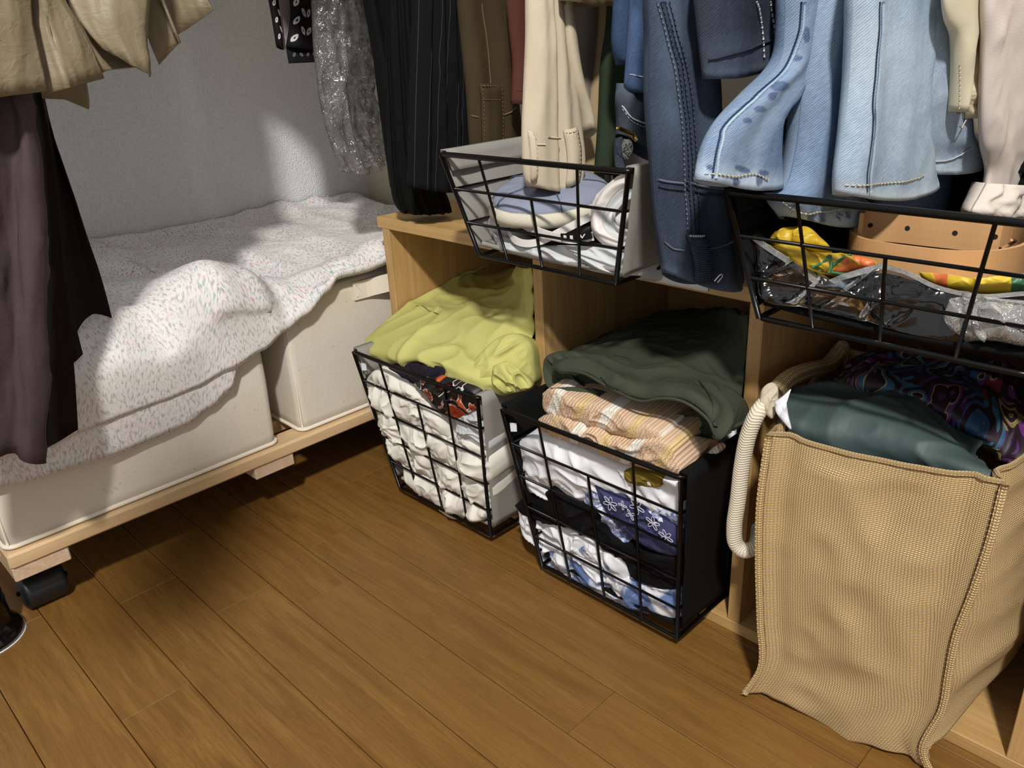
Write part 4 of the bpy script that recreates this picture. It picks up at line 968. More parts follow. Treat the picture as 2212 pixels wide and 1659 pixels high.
lump('print_scarf', [(894, 828), (925, 816), (975, 822), (1025, 850), (1030, 880), (1000, 900), (968, 903), (940, 880), (915, 848)], P1, N1, M_SWIRL, None, .006, .12, -.006, .004, 30, 11, label='black scarf with orange and white swirl print under the wire rim', cat='scarf')
M_PNK = fabric('pink_cotton', hx('c98fa0'), hx('b97e90'))
lump('pink_top', [(1008, 842), (1030, 850), (1035, 872), (1020, 868)], P1, N1, M_PNK, None, .003, .1, -.010, .002, 30, 12, label='sliver of pink top beside the swirl print scarf', cat='clothing')
# --- lime garment
M_LIME = fabric('lime_cotton', hx('bfbc74'), hx('b4b168'), .0008, .15, .75, wr=.0003)
def X(u, v, x): return at(u, v, 'x', x)
def Yp(u, v, y): return at(u, v, 'y', y)
lm = thing('lime_garment', Vector((-.43, .05, .24)), 'crumpled lime green garment spilling over the grey tall basket', 'clothing')
LX = -.566; RX = -.2925
r0 = [Yp(800, 778, -.05), Yp(845, 790, -.05), Yp(900, 788, -.055), Yp(945, 800, -.06), Yp(1010, 834, -.06), Yp(1065, 855, -.05)]
rm1 = [p + Vector((0, .08, -.004)) for p in r0]
r1 = [Yp(786, 750, -.075), Yp(840, 775, -.085), Yp(900, 775, -.088), Yp(950, 785, -.09), Yp(1015, 815, -.085), Yp(1070, 830, -.075)]
r2 = [Yp(800, 730, -.045), Yp(850, 715, -.05), Yp(910, 722, -.052), Yp(970, 735, -.05), Yp(1040, 755, -.045), Yp(1110, 775, -.04)]
r3 = [X(850, 684, LX), Yp(890, 672, .005), Yp(950, 680, .0), Yp(1010, 690, -.005), Yp(1080, 705, -.01), X(1152, 720, RX - .004)]
r4 = [X(905, 642, LX), Yp(940, 640, .06), Yp(990, 648, .06), Yp(1050, 650, .06), Yp(1100, 655, .055), X(1150, 660, RX)]
r5 = [X(960, 612, LX), Yp(1000, 612, .12), Yp(1050, 615, .12), Yp(1100, 615, .12), X(1147, 620, RX)]
r6 = [X(1010, 589, LX), Yp(1040, 586, .18), Yp(1080, 590, .18), X(1145, 595, RX)]
r7 = [X(1060, 576, LX), Yp(1090, 575, .235), X(1143, 580, RX)]
o, S = loft('body', [rm1, r0, r1, r2, r3, r4, r5, r6, r7], M_LIME, 100, 130, .0062, 10.5, (.8, 1.1), 3, .003, lm)
tube('seam', cat1([S(.10 + .07 * i, .53 + .006 * i) + Vector((0, 0, .001)) for i in range(5)], 24), .0005, fabric('lime_thread', hx('7e7d38')), o, 5)
# right lobe: rolled sleeve end hanging beside the basket rim
lump('sleeve_roll', [(1010, 800), (1040, 760), (1075, 730), (1115, 720), (1148, 740), (1156, 790), (1156, 825), (1120, 845), (1070, 856), (1030, 838)], Vector((-.30, -.055, .25)), Vector((.45, -.8, .35)), M_LIME, lm, .02, .08, .0, .006, 26, 5, 39, 148, stretch=(.8, 1.4), rot=.9)
lump('sleeve_opening', [(1065, 790), (1095, 782), (1125, 800), (1150, 830), (1148, 838), (1105, 850), (1075, 852), (1062, 830)], Vector((-.30, -.075, .25)), Vector((.5, -.8, .25)), M_LIME, lm, .012, .03, .004, .009, 34, 8, 39, 148, stretch=(1.6, .7), rot=.7)
# --- olive garment
M_OLIVE = fabric('olive_poplin', hx('3f4336'), hx('35392d'), .0008, .2, .75, wr=.0003)
M_OLT = fabric('olive_thread', hx('2a2d22'))
ov = thing('olive_garment', Vector((-.13, .05, .24)), 'folded dark olive garment on top of the black lined tall basket', 'clothing')
LX2 = -.2705; RX2 = -.0025
q0 = [Yp(1196, 800, -.085), Yp(1262, 806, -.09), Yp(1320, 838, -.094), Yp(1385, 866, -.096), Yp(1430, 860, -.096), Yp(1480, 868, -.096), Yp(1530, 905, -.094), Yp(1552, 944, -.09), Yp(1580, 930, -.08)]
qm = [p + Vector((0, .06, -.004)) for p in q0]
q1 = [Yp(1196, 786, -.078), Yp(1270, 788, -.085), Yp(1330, 814, -.088), Yp(1390, 838, -.09), Yp(1440, 834, -.09), Yp(1500, 846, -.09), Yp(1552, 882, -.085), Yp(1592, 912, -.07)]
q2 = [Yp(1195, 775, -.05), Yp(1270, 775, -.055), Yp(1370, 795, -.055), Yp(1440, 800, -.055), Yp(1520, 825, -.05), Yp(1600, 870, -.045)]
q3 = [X(1225, 757, LX2), Yp(1290, 745, .0), Yp(1380, 755, .0), Yp(1450, 765, .0), Yp(1530, 775, .0), X(1608, 800, RX2)]
q4 = [X(1300, 728, LX2), Yp(1350, 718, .06), Yp(1430, 728, .06), Yp(1510, 735, .06), X(1612, 748, RX2)]
q5 = [X(1360, 706, LX2), Yp(1410, 696, .13), Yp(1470, 700, .13), Yp(1540, 705, .13), X(1615, 716, RX2)]
q6 = [X(1405, 685, LX2), Yp(1450, 668, .2), Yp(1520, 668, .2), X(1617, 685, RX2)]
q7 = [X(1435, 690, LX2), Yp(1470, 672, .24), Yp(1530, 670, .24), X(1618, 686, RX2)]
o, S = loft('body', [qm, q0, q1, q2, q3, q4, q5, q6, q7], M_OLIVE, 100, 130, .0055, 11, (.8, 1.2), 9, .003, ov)
dashes('stitching', [S(.3 + .66 * i / 60, .155) + Vector((.0004, -.0012, .0006)) for i in range(61)], .0006, M_OLT, o)
tube('seam', cat1([S(.93 - .03 * i, .22 + .05 * i) + Vector((0, 0, .001)) for i in range(5)], 24), .0006, M_OLT, o, 5)
NV = Vector((.35, -.85, .35))
lump('rolled_edge', [(1172, 800), (1178, 772), (1215, 758), (1265, 768), (1300, 800), (1330, 835), (1300, 842), (1250, 840), (1205, 850), (1180, 832)], Vector((-.23, -.098, .26)), NV, M_OLIVE, ov, .006, .07, 0, .013, 20, 4, 36, 150, stretch=(.5, 2.0), rot=-.35)
lump('lower_fold', [(1188, 838), (1240, 836), (1310, 846), (1385, 872), (1450, 872), (1475, 885), (1445, 905), (1438, 948), (1400, 938), (1330, 908), (1250, 884)], Vector((-.15, -.092, .25)), NV, M_OLIVE, ov, .005, .08, 0, .006, 18, 6, 30, 140, stretch=(.5, 1.6), rot=-.3)
op = [(1438, 950), (1434, 925), (1447, 905), (1485, 888), (1520, 892), (1545, 912), (1556, 938), (1545, 948), (1490, 942), (1465, 955)]
lump('hem_inside', op, Vector((-.07, -.085, .245)), NV, M_OLIVE, ov, -.014, .03, .0, .006, 40, 7, 22, 120)
tube('hem_lip', [p + Vector((0, -.001, 0)) for p in cat1(q0, 60)], .0016, M_OLIVE, o, 8)
# --- second basket layers
b = NB('peach_stripe'); u = b.uv()
sp = b.n('ShaderNodeSeparateXYZ'); b.l(u, sp.inputs[0])
xx = b.math('ADD', sp.outputs[0], b.math('MULTIPLY', b.noise(u, 18, 2), .012))
fine = b.wave(u, math.pi * 2 / .0036 / 20, 3, 2, 3, 'X')
big = b.math('PINGPONG', b.math('MULTIPLY', xx, 1.0), .032)
cc = b.mix(b.math('MULTIPLY', fine, .6), hx('d6b99b'), hx('bd977b'))
cc = b.mix(b.math('LESS_THAN', big, .0055), cc, hx('e2dccf')); cc = b.mix(b.math('GREATER_THAN', big, .0265), cc, hx('d3b583'))
M_PEACH = b.finish(cc, .85, b.bump(fine, .0012, .8))
pc_ = thing('striped_blouse', Vector((-.13, -.04, .19)), 'peach striped crinkle blouse folded below the olive garment', 'blouse')
lump('upper_fold', [(1172, 850), (1190, 838), (1240, 856), (1310, 878), (1380, 905), (1430, 935), (1425, 955), (1380, 950), (1300, 925), (1225, 900), (1175, 885)], P2, N2, M_PEACH, pc_, .008, .09, -.004, .004, 26, 1, 30, 140, rot=-.45)
lump('lower_fold', [(1163, 905), (1200, 893), (1270, 915), (1350, 945), (1430, 948), (1452, 962), (1462, 990), (1476, 1020), (1450, 1026), (1420, 1018), (1360, 1000), (1290, 972), (1215, 945), (1165, 925)], P2, N2, M_PEACH, pc_, .010, .09, .000, .004, 26, 2, 30, 140, rot=-.45)
PN = Vector((-.04, -.06, .235)); NN = Vector((.35, -.75, .55))
lump('neck_inside', [(1440, 950), (1500, 944), (1552, 956), (1545, 972), (1510, 1000), (1480, 1022), (1462, 1000)], PN, NN, fabric('peach_lining', hx('a98370'), hx('8f6b5a')), pc_, -.010, .03, .0, .005, 50, 3, 20, 100)
lump('neck_fold', [(1540, 966), (1560, 955), (1568, 962), (1530, 1000), (1490, 1032), (1474, 1030), (1505, 1000)], PN, NN, M_PEACH, pc_, .005, .02, .002, .003, 60, 4, 16, 90, rot=.7)
lump('sleeve_end', [(1478, 952), (1520, 945), (1516, 962), (1500, 968)], PN, NN, M_PEACH, pc_, .004, .015, .004, .002, 60, 5, 14, 70)
lump('white_shirt', [(1113, 955), (1150, 940), (1195, 942), (1260, 970), (1330, 998), (1400, 1020), (1470, 1045), (1470, 1110), (1420, 1100), (1340, 1075), (1285, 1062), (1262, 1085), (1190, 1080), (1130, 1050), (1115, 1010)], P2, N2, M_WHITE2, None, .010, .2, -.006, .008, 16, 14, 36, 148, 'crumpled white shirt under the peach striped blouse', 'shirt', stretch=(.8, 1.4), rot=-.5)
M_MUST = fabric('mustard_cotton', hx('7d6a2a'), hx('6c5a20'))
lump('mustard_top', [(1348, 1018), (1375, 1016), (1425, 1036), (1428, 1050), (1390, 1050), (1352, 1038)], P2, N2, M_MUST, None, .003, .1, .002, .003, 50, 15, label='small patch of mustard top peeking behind the black basket wires', cat='clothing')
M_BLUE = fabric('indigo_chambray', hx('38375a'), hx('4a4f78'), .0009, .3, .85, 60)
b = NB('blue_print'); u = b.uv(); n = b.noise(u, 60, 3, .6, 1.2)
M_BPRT = b.finish(b.ramp(n, (.4, hx('d5d8e4')), (.48, hx('8f9cc4')), (.55, hx('44558f')), (.64, hx('cfd3e2'))), .8)
em = thing('embroidered_dress', Vector((-.09, -.06, .12)), 'indigo dress with white flower embroidery in the black lined tall basket', 'dress')
lump('body', [(1272, 1030), (1295, 1045), (1330, 1062), (1400, 1090), (1462, 1135), (1466, 1198), (1430, 1195), (1380, 1170), (1335, 1130), (1298, 1085)], P2, N2, M_BLUE, em, .008, .14, .000, .004, 24, 1, 30, 135, rot=-.6)
lump('facing', [(1256, 1035), (1275, 1018), (1296, 1030), (1300, 1062), (1320, 1105), (1350, 1150), (1362, 1178), (1345, 1172), (1300, 1120), (1262, 1075)], P2, N2, M_BPRT, em, .007, .1, -.003, .004, 30, 2, 24, 121)
M_EMB = fabric('white_embroidery', hx('d9d8e6'))
def flower(cu, cv, r, k, rot):
    P0 = P2 + N2 * .0108; c = atp(cu, cv, P0, N2); ex = Vector((1, 0, 0)); ey = N2.cross(ex)
    for i in range(k):
        a = rot + i * 2 * math.pi / k; e1 = ex * math.cos(a) + ey * math.sin(a); e2 = -ex * math.sin(a) + ey * math.cos(a)
        pts = [c + e1 * r * (.55 - .45 * math.cos(t)) + e2 * r * .2 * math.sin(t) for t in [2 * math.pi * j / 12 for j in range(12)]]
        tube('embroidery', pts, .00045, M_EMB, em, 4, True)
for cu, cv, r, k, rt in ((1318, 1088, .010, 6, .3), (1375, 1095, .010, 5, 1), (1362, 1112, .007, 4, .5), (1410, 1130, .009, 5, .2), (1438, 1160, .009, 6, .8), (1345, 1092, .006, 4, 0)): flower(cu, cv, r, k, rt)
lump('paisley_hanky', [(1388, 1092), (1420, 1088), (1466, 1112), (1468, 1150), (1435, 1140), (1400, 1115)], P2, N2, M_BPRT, None, .005, .1, -.002, .004, 40, 17, label='white and blue printed cloth at the right wires of the black lined basket', cat='cloth')
M_BLK3 = fabric('black_cotton', hx('0a0a0c'), hx('070708'), .0009, .3, .85, sheen=0)
bl = thing('black_dress', Vector((-.13, -.06, .09)), 'black dress crossing the middle of the black lined tall basket', 'dress')
lump('upper_fold', [(1112, 1092), (1140, 1068), (1180, 1062), (1196, 1048), (1225, 1072), (1280, 1095), (1310, 1130), (1345, 1165), (1400, 1192), (1466, 1208), (1468, 1232), (1400, 1222), (1330, 1195), (1260, 1150), (1190, 1118), (1125, 1108)], P2, N2, M_BLK3, bl, .008, .18, .000, .005, 22, 1, 30, 162, rot=-.5)
lump('lower_fold', [(1285, 1150), (1340, 1180), (1400, 1210), (1468, 1225), (1468, 1270), (1420, 1266), (1370, 1250), (1345, 1215), (1300, 1190)], P2, N2, M_BLK3, bl, .007, .18, -.002, .005, 24, 2, 27, 135, rot=-.5)
lump('white_tee', [(1119, 1103), (1150, 1106), (1200, 1122), (1225, 1140), (1275, 1150), (1310, 1180), (1345, 1195), (1362, 1240), (1350, 1256), (1320, 1245), (1270, 1215), (1215, 1190), (1160, 1180), (1130, 1150)], P2, N2, M_WHITE2, None, .010, .18, -.003, .008, 20, 18, 33, 148, 'bright white tee folded below the black dress', 'shirt', stretch=(.8, 1.5), rot=-.6, cell=cellf(B2, T2, 4, .008))
b = NB('tie_dye'); u = b.uv(); n = b.noise(u, 34, 3, .5, .8); n2 = b.noise(u, 14, 2)
f_ = b.math('MULTIPLY', b.math('MULTIPLY_ADD', n, 7, -3.0, clamp=True), b.math('MULTIPLY_ADD', n2, 7, -2.2, clamp=True))
M_TIE = b.finish(b.mix(f_, hx('e4e5ea'), hx('5c72a2')), .8, b.bump(b.noise(u, 60, 3), .0006, 1))
lump('tie_dye_shirt', [(1164, 1185), (1200, 1172), (1235, 1150), (1285, 1155), (1320, 1200), (1370, 1245), (1420, 1270), (1467, 1272), (1468, 1335), (1420, 1330), (1350, 1305), (1270, 1265), (1200, 1225), (1172, 1215)], P2, N2, M_TIE, None, .010, .18, -.005, .006, 20, 19, 36, 162, 'white and blue tie dye shirt at the bottom of the black lined basket', 'shirt', stretch=(.8, 1.4), rot=-.5, cell=cellf(B2, T2, 4, .008))

# ================================================================== SHELF TOP BASKETS: CONTENTS
P3, N3 = fplane(B3, T3); P4, N4 = fplane(B4, T4)
M_CAPB = fabric('slate_blue_canvas', hx('8c92a5'), hx('7f8699'), .0009, .25)
M_CAPC = fabric('cream_canvas', hx('ded8c6'), hx('d2cbb8'), .0012, .4)
M_CAPW = fabric('white_canvas', hx('dedad6'), hx('d3cec9'), .0009, .2)
hat = thing('bucket_hat', Vector((-.225, .0, .425)), 'slate blue bucket hat with a cream brim in the grey basket', 'hat')
hc = Vector((-.235, -.022, .4755)); hn = Vector((.06, -.16, .98)).normalized(); ha = Vector((1, .1, 0)); ha = (ha - hn * ha.dot(hn)).normalized(); hb = hn.cross(ha)
def hatring(rs, name, mat, parent, n=64, wob=.0):
    vs = []; fs = []
    for (r, h, sq) in rs:
        for j in range(n):
            a = 2 * math.pi * j / n; rr = r * (1 + wob * math.sin(3 * a + 1)); vs.append(hc + ha * rr * math.cos(a) * sq + hb * rr * math.sin(a) + hn * (h + .002 * nz(math.cos(a) * 3, math.sin(a) * 3, r * 20)))
    for i in range(len(rs) - 1):
        for j in range(n): fs.append((i * n + j, i * n + (j + 1) % n, (i + 1) * n + (j + 1) % n, (i + 1) * n + j))
    o = mesh(name, vs, fs, mat, parent); solid(o, .002, -1); return o
cr_ = hatring([(.0645, .0, 1.0), (.063, .005, 1), (.060, .009, 1), (.053, .012, 1), (.042, .014, 1), (.028, .0155, 1), (.012, .016, 1), (.001, .016, 1)], 'crown', M_CAPB, hat, wob=.015)
br_ = hatring([(.069, -.0115, 1.0), (.0692, -.004, 1), (.067, .002, 1), (.064, .003, 1)], 'brim_band', M_CAPC, hat, wob=.015)
for k in range(5):
    a = .5 + k * 2 * math.pi / 5; pp = [(.0648, .001), (.0635, .0055), (.0605, .0095), (.0535, .0125), (.0425, .0145), (.028, .016), (.010, .0165)]
    tube('crown_seam', [hc + ha * (r * 1.008) * math.cos(a) + hb * (r * 1.008) * math.sin(a) + hn * (h + .001) for r, h in pp], .0006, fabric('slate_thread', hx('5e6478')), cr_, 5)
# white cap with folded brim at the right of the basket
cap = thing('leather_hat', Vector((-.12, -.03, .43)), 'white leather look cap standing at the right end of the grey basket', 'cap')
PC = Vector((-.12, -.055, .46)); NC = Vector((.15, -.95, .2))
lump('crown', [(1292, 420), (1318, 395), (1350, 375), (1366, 390), (1368, 500), (1330, 510), (1298, 490), (1280, 455)], PC + Vector((0, .02, 0)), NC, M_CAPW, cap, .02, .07, 0, .003, 16, 1, 27, 121)
def strip(name, outer, inner, mat, lift, d):
    A = cat1([atp(a, c, PC + Vector((0, d, 0)), NC) for a, c in outer], 30); C_ = cat1([atp(a, c, PC + Vector((0, d, 0)), NC) for a, c in inner], 30)
    Mm = [a.lerp(c, .5) + NC.normalized() * lift for a, c in zip(A, C_)]
    return loft(name, [A, Mm, C_], mat, 50, 12, .0008, 40, (1, 1), 3, .0025, cap)[0]
o1 = [(1368, 378), (1325, 392), (1292, 425), (1276, 465), (1280, 500), (1305, 530), (1368, 548)]; o2 = [(1368, 402), (1335, 415), (1312, 445), (1302, 475), (1310, 498), (1330, 513), (1368, 522)]
o3 = [(1368, 424), (1345, 436), (1326, 460), (1324, 478), (1334, 492), (1368, 505)]
strip('brim', o1, o2, fabric('white_leather', hx('dcd6d2'), hx('d2cbc6'), .002, .05, .45), .006, -.006)
strip('brim_lining', o2, o3, M_GREYW, -.006, -.006)
# white visor cap with black printed strap
vz = thing('visor_cap', Vector((-.2, -.06, .43)), 'white visor with crossing straps and a black printed label', 'cap')
PV = Vector((-.2, -.078, .45)); NVz = Vector((.1, -1, .25))
def rib(name, pts, wd, th, mat, parent, upv=Vector((.1, 0, 1))):
    return ribbon(name, cat1([atp(a, c, PV + Vector((0, d, 0)), NVz) for a, c, d in pts], 40), wd, th, mat, parent, upv)
M_STRAP = fabric('white_strap', hx('e4e1dc'), hx('d9d6d0'), .001, .3)
rib('strap', [(1072, 452, .03), (1105, 470, .01), (1150, 495, .0), (1200, 512, -.004), (1245, 517, -.004), (1282, 510, .004)], .0085, .002, M_STRAP, vz)
s2 = rib('strap', [(1098, 480, .03), (1100, 500, .01), (1115, 520, .0), (1140, 526, -.002), (1170, 520, -.001), (1215, 498, .004), (1275, 468, .012)], .0075, .002, M_STRAP, vz)
M_LBL = fabric('black_print', hx('101012'), hx('0c0c0e'), .001, .1)
lbp = [(1212, 512, -.0065), (1240, 513, -.0065), (1262, 511, -.005), (1278, 507, -.0025)]
lab = rib('printed_label', lbp, .0072, .0014, M_LBL, vz)
lq = cat1([atp(a, c, PV + Vector((0, d, 0)), NVz) for a, c, d in lbp], 41)
def mark(i0, i1, kind):
    a, c = lq[i0] + NVz.normalized() * .0018, lq[i1] + NVz.normalized() * .0018; up = Vector((.0, -.1, .0022))
    up = Vector((0, 0, .0021))
    if kind == 'blk':
        o = mesh('print_mark', [a - up, c - up, c + up * .8, a + up], [(0, 1, 2, 3)], M_STRAP, lab, False)
    else:
        m_ = (a + c) / 2; o = mesh('print_mark', [a + up, m_ - up, c + up, c.lerp(a, .25) + up, m_ - up * .3, a.lerp(c, .25) + up], [(0, 1, 4, 5), (1, 2, 3, 4)], M_STRAP, lab, False)
    solid(o, .0003, 0)
mark(5, 9, 'blk'); mark(14, 18, 'blk'); mark(26, 34, 'v')
lump('visor', [(1085, 430), (1062, 450), (1052, 480), (1062, 508), (1100, 530), (1140, 532), (1180, 545), (1130, 500), (1100, 470)], Vector((-.24, -.04, .45)), NVz, M_CAPW, vz, .008, .02, 0, .002, 20, 3, 21, 108)
M_KHAKI = fabric('dark_marled_knit', hx('5d594e'), hx('3c3932'), .0016, .6)
lump('knit_hat', [(1095, 478), (1150, 470), (1230, 470), (1275, 490), (1262, 505), (1200, 518), (1140, 510)], Vector((-.19, -.03, .45)), NVz, M_KHAKI, None, .01, .06, 0, .003, 40, 3, label='dark marled knit hat under the blue bucket hat', cat='hat')
lump('grey_shirt', [(1060, 500), (1110, 520), (1170, 530), (1230, 530), (1300, 535), (1352, 548), (1352, 588), (1300, 590), (1240, 575), (1150, 558), (1080, 535)], Vector((-.2, -.066, .425)), Vector((0, -1, .35)), M_GREYW, None, .010, .14, 0, .009, 20, 5, 33, 148, 'pale grey shirt lining the bottom of the grey basket', 'shirt', stretch=(.6, 1.8), rot=-.25)

# ---- black basket: belt, scarf, plastic pouch
M_TANL = fabric('tan_leather', hx('c59a6c'), hx('b98d60'), .0016, .05, .42, 30, 0)
b = NB('dark_hole'); M_HOLE = b.finish(hx('1a0f08'), .9)
belt = thing('leather_belt', at(2030, 560, 'z', .44), 'coiled tan leather belt with punched holes in the black basket', 'belt')
outer = [(1846, 520), (1836, 535), (1850, 550), (1900, 563), (1970, 574), (2050, 583), (2130, 584), (2190, 574), (2222, 556), (2225, 535), (2190, 512), (2100, 500), (1980, 492), (1890, 488), (1855, 500)]
op_ = cat1([at(a, c - 6, 'z', .457) for a, c in outer], 110)
strap = ribbon('strap_outer', op_, .0265, .0034, M_TANL, belt)
inner = [(1858, 486), (1868, 478), (1920, 480), (2000, 488), (2080, 496), (2130, 501), (2162, 503)]
ip_ = cat1([at(a, c + 8, 'z', .474) for a, c in inner], 60)
strap2 = ribbon('strap_end', ip_, .0265, .0034, M_TANL, belt)
for u0 in (.17, .43, .74, .97):
    i = int(u0 * 59); p = ip_[i]; t = (ip_[min(59, i + 1)] - ip_[i - 1]).normalized(); n = Vector((t.y, -t.x, 0))
    if n.dot(CAM - p) < 0: n = -n
    ring = [p + n * .0021 + t * .0021 * math.cos(a) + Vector((0, 0, .0021 * math.sin(a))) for a in [2 * math.pi * k / 14 for k in range(14)]]
    mesh('punched_hole', ring, [tuple(range(14))], M_HOLE, strap2, False)
q = at(2178, 530, 'z', .46); tube('keeper_loop', [q + Vector((-.004, .004, -.004)), q, q + Vector((.004, .002, .004)), q + Vector((.003, -.004, .006))], .0016, M_TANL, belt, 6)
b = NB('yellow_print'); u = b.uv()
ed = b.voro(u, 26, 'DISTANCE_TO_EDGE'); cl_ = b.voro(u, 26, 'F1', 'Color')
sp = b.n('ShaderNodeSeparateColor'); b.l(cl_, sp.inputs[0])
cc = b.mix(b.math('GREATER_THAN', sp.outputs[0], .72), hx('cfae2f'), hx('cf6a35'))
cc = b.mix(b.math('MULTIPLY', b.math('LESS_THAN', ed, .05), b.math('GREATER_THAN', b.noise(u, 9, 1), .42)), cc, hx('3d6a4c'))
M_YEL = b.finish(cc, .45)
M_YELP = fabric('plain_yellow_satin', hx('c9a92c'), hx('b4952a'), .0008, .1, .4, sheen=0); M_ORG = fabric('orange_satin', hx('cf6f3c'), hx('bd5f2e'), .0008, .1, .4, sheen=0); M_GRN = fabric('green_print', hx('40704f'))
sc_ = thing('yellow_scarf', at(1770, 560, 'y', -.05), 'yellow silk scarf with orange and green print beside the tan belt', 'scarf')
PS = Vector((.1, -.06, .46)); NS = Vector((.2, -.9, .45))
lump('knot', [(1660, 522), (1672, 502), (1705, 492), (1745, 490), (1772, 512), (1790, 532), (1765, 540), (1720, 532), (1690, 540)], PS + Vector((0, .01, 0)), NS, M_YELP, sc_, .012, .04, 0, .006, 40, 1, 27, 108)
lump('fold', [(1662, 535), (1700, 525), (1750, 545), (1800, 548), (1845, 552), (1892, 565), (1890, 578), (1850, 590), (1800, 595), (1755, 585), (1710, 560), (1670, 545)], PS, NS, M_YELP, sc_, .012, .04, 0, .005, 30, 2, 30, 121, stretch=(.6, 1.6), rot=-.4)
f2 = lump('orange_motif', [(1792, 570), (1808, 558), (1840, 552), (1870, 556), (1890, 566), (1886, 576), (1855, 582), (1820, 590), (1800, 586)], PS + NS.normalized() * .006, NS, M_ORG, sc_, .007, .012, 0, .003, 40, 3, 21, 108)
for pts in ([(1755, 578), (1780, 565), (1795, 552)], [(1788, 552), (1796, 570), (1790, 590)], [(1796, 588), (1830, 592), (1860, 585)], [(1800, 572), (1830, 552), (1840, 550)]):
    tube('print_line', cat1([atp(a, c, PS + NS.normalized() * .0125, NS) for a, c in pts], 12), .0012, M_GRN, sc_, 5)
lump('tail', [(1985, 588), (2020, 592), (2090, 602), (2160, 600), (2230, 592), (2230, 612), (2150, 618), (2060, 620), (2005, 605)], PS + Vector((.08, 0, -.005)), NS, M_YEL, sc_, .006, .05, 0, .003, 50, 4, 21, 121)
M_PF = film('pouch_film', .55, .0, 14, .006, .05)
po = thing('zip_pouch', at(1850, 650, 'y', -.06), 'clear plastic zip pouch with dark contents in the black basket', 'pouch')
PP = Vector((.14, -.077, .45)); NP = Vector((.05, -1, .3))
pin = [(1630, 530), (1690, 572), (1740, 606), (1785, 622), (1850, 605), (1905, 590), (1960, 605), (2040, 635), (2115, 655), (2105, 735), (2000, 722), (1880, 690), (1760, 662), (1650, 640)]
lump('dark_contents', pin, PP + Vector((0, .012, 0)), NP, fabric('charcoal_cloth', hx('1b1c20'), hx('141519')), po, .006, .08, 0, .003, 18, 1, 24, 135)
pf = [(1628, 512), (1660, 535), (1700, 560), (1742, 588), (1775, 612), (1820, 596), (1870, 580), (1910, 572), (1950, 584), (2000, 610), (2050, 625), (2115, 640), (2112, 735), (2000, 728), (1880, 698), (1760, 668), (1645, 645), (1632, 580)]
lump('film_front', pf, PP, NP, M_PF, po, .004, .012, .0, .010, 13, 2, 39, 175, stretch=(.8, 1.2), rot=.6)
zp = cat1([atp(a, c, PP + Vector((0, -.0035, 0)), NP) for a, c in [(1628, 513), (1660, 536), (1700, 562), (1742, 592), (1775, 614), (1820, 599), (1870, 584), (1910, 574)]], 50)
ribbon('zip_edge', zp, .0045, .0012, film('zip_film', .5, .25), po)
zp = cat1([atp(a, c, PP + Vector((0, -.0035, 0)), NP) for a, c in [(1910, 576), (1960, 590), (2010, 615), (2050, 628), (2120, 640), (2212, 634)]], 40)
ribbon('zip_edge', zp, .003, .001, film('zip_film2', .6, .2), po)
# clear rolled bag at the right
M_ROLL = film('roll_film', .7, .22, 50)
rl = thing('clear_roll', at(2170, 700, 'y', -.055), 'rolled clear plastic sleeve at the right end of the black basket', 'plastic roll')
lump('sleeve', [(2052, 645), (2080, 640), (2120, 650), (2118, 735), (2070, 722), (2040, 690)], PP + Vector((.06, .004, 0)), NP, M_ROLL, rl, .012, .05, 0, .004, 30, 1, 24, 94)
lump('rolled_end', [(2110, 655), (2125, 643), (2160, 645), (2240, 660), (2240, 745), (2160, 738), (2122, 730), (2108, 695)], PP + Vector((.07, -.002, 0)), NP, M_ROLL, rl, .014, .05, 0, .003, 24, 2, 24, 108)
tube('rolled_rim', cat1([atp(a, c, PP + Vector((.07, -.006, 0)), NP) for a, c in [(2128, 643), (2113, 660), (2108, 695), (2118, 725), (2130, 733)]], 20), .0025, M_ROLL, rl, 8)

# ================================================================== JUTE BAG
b = NB('jute'); u = b.uv()
sp = b.n('ShaderNodeSeparateXYZ'); b.l(b.map(u, (1, 1, 1)), sp.inputs[0])
nzv = b.noise(u, 60, 2)
pu = b.math('ADD', b.math('MULTIPLY', sp.outputs[0], math.pi / .00255), b.math('MULTIPLY', nzv, 2.2)); pv = b.math('ADD', b.math('MULTIPLY', sp.outputs[1], math.pi / .00175), b.math('MULTIPLY', nzv, 2.2))
hgt = b.math('ABSOLUTE', b.math('MULTIPLY', b.math('SINE', pu), b.math('SINE', pv)))
odd = b.math('MULTIPLY', b.math('SINE', pu), b.math('SINE', pv))
fib = b.noise(u, 900, 3, .7); big = b.noise(u, 7, 3)
cc = b.mix(b.math('POWER', hgt, .45), hx('7a5d38'), b.mix(fib, hx('caac76'), hx('e8cd99')))
cc = b.mix(b.math('MULTIPLY', b.math('GREATER_THAN', odd, 0), .22), cc, hx('e2cb98'))
cc = b.mix(b.math('MULTIPLY_ADD', big, .8, -.3, clamp=True), cc, hx('bf9d68'))
M_JUTE = b.finish(cc, .9, b.bump(hgt, .0012, .8))
b = NB('cotton_rope'); u = b.uv()
sp = b.n('ShaderNodeSeparateXYZ'); b.l(u, sp.inputs[0])
rw = b.math('ABSOLUTE', b.math('SINE', b.math('ADD', b.math('MULTIPLY', sp.outputs[0], 1150.0), b.math('MULTIPLY', b.math('PINGPONG', sp.outputs[1], .004), 700.0))))
M_ROPE = b.finish(b.mix(rw, hx('cfc4ac'), hx('e2d9c5')), .9, b.bump(rw, .0008, .7))
M_JTHR = fabric('jute_thread', hx('cdb27e'))
bag = thing('jute_bag', Vector((.15, .04, 0)), 'burlap tote bag with a white rope handle standing in the right cubby', 'tote bag')
FLp = [(1612, 1496, -.073), (1652, 1430, -.068), (1650, 1330, -.07), (1647, 1200, -.073), (1650, 1080, -.074), (1662, 985, -.072), (1670, 933, -.070)]
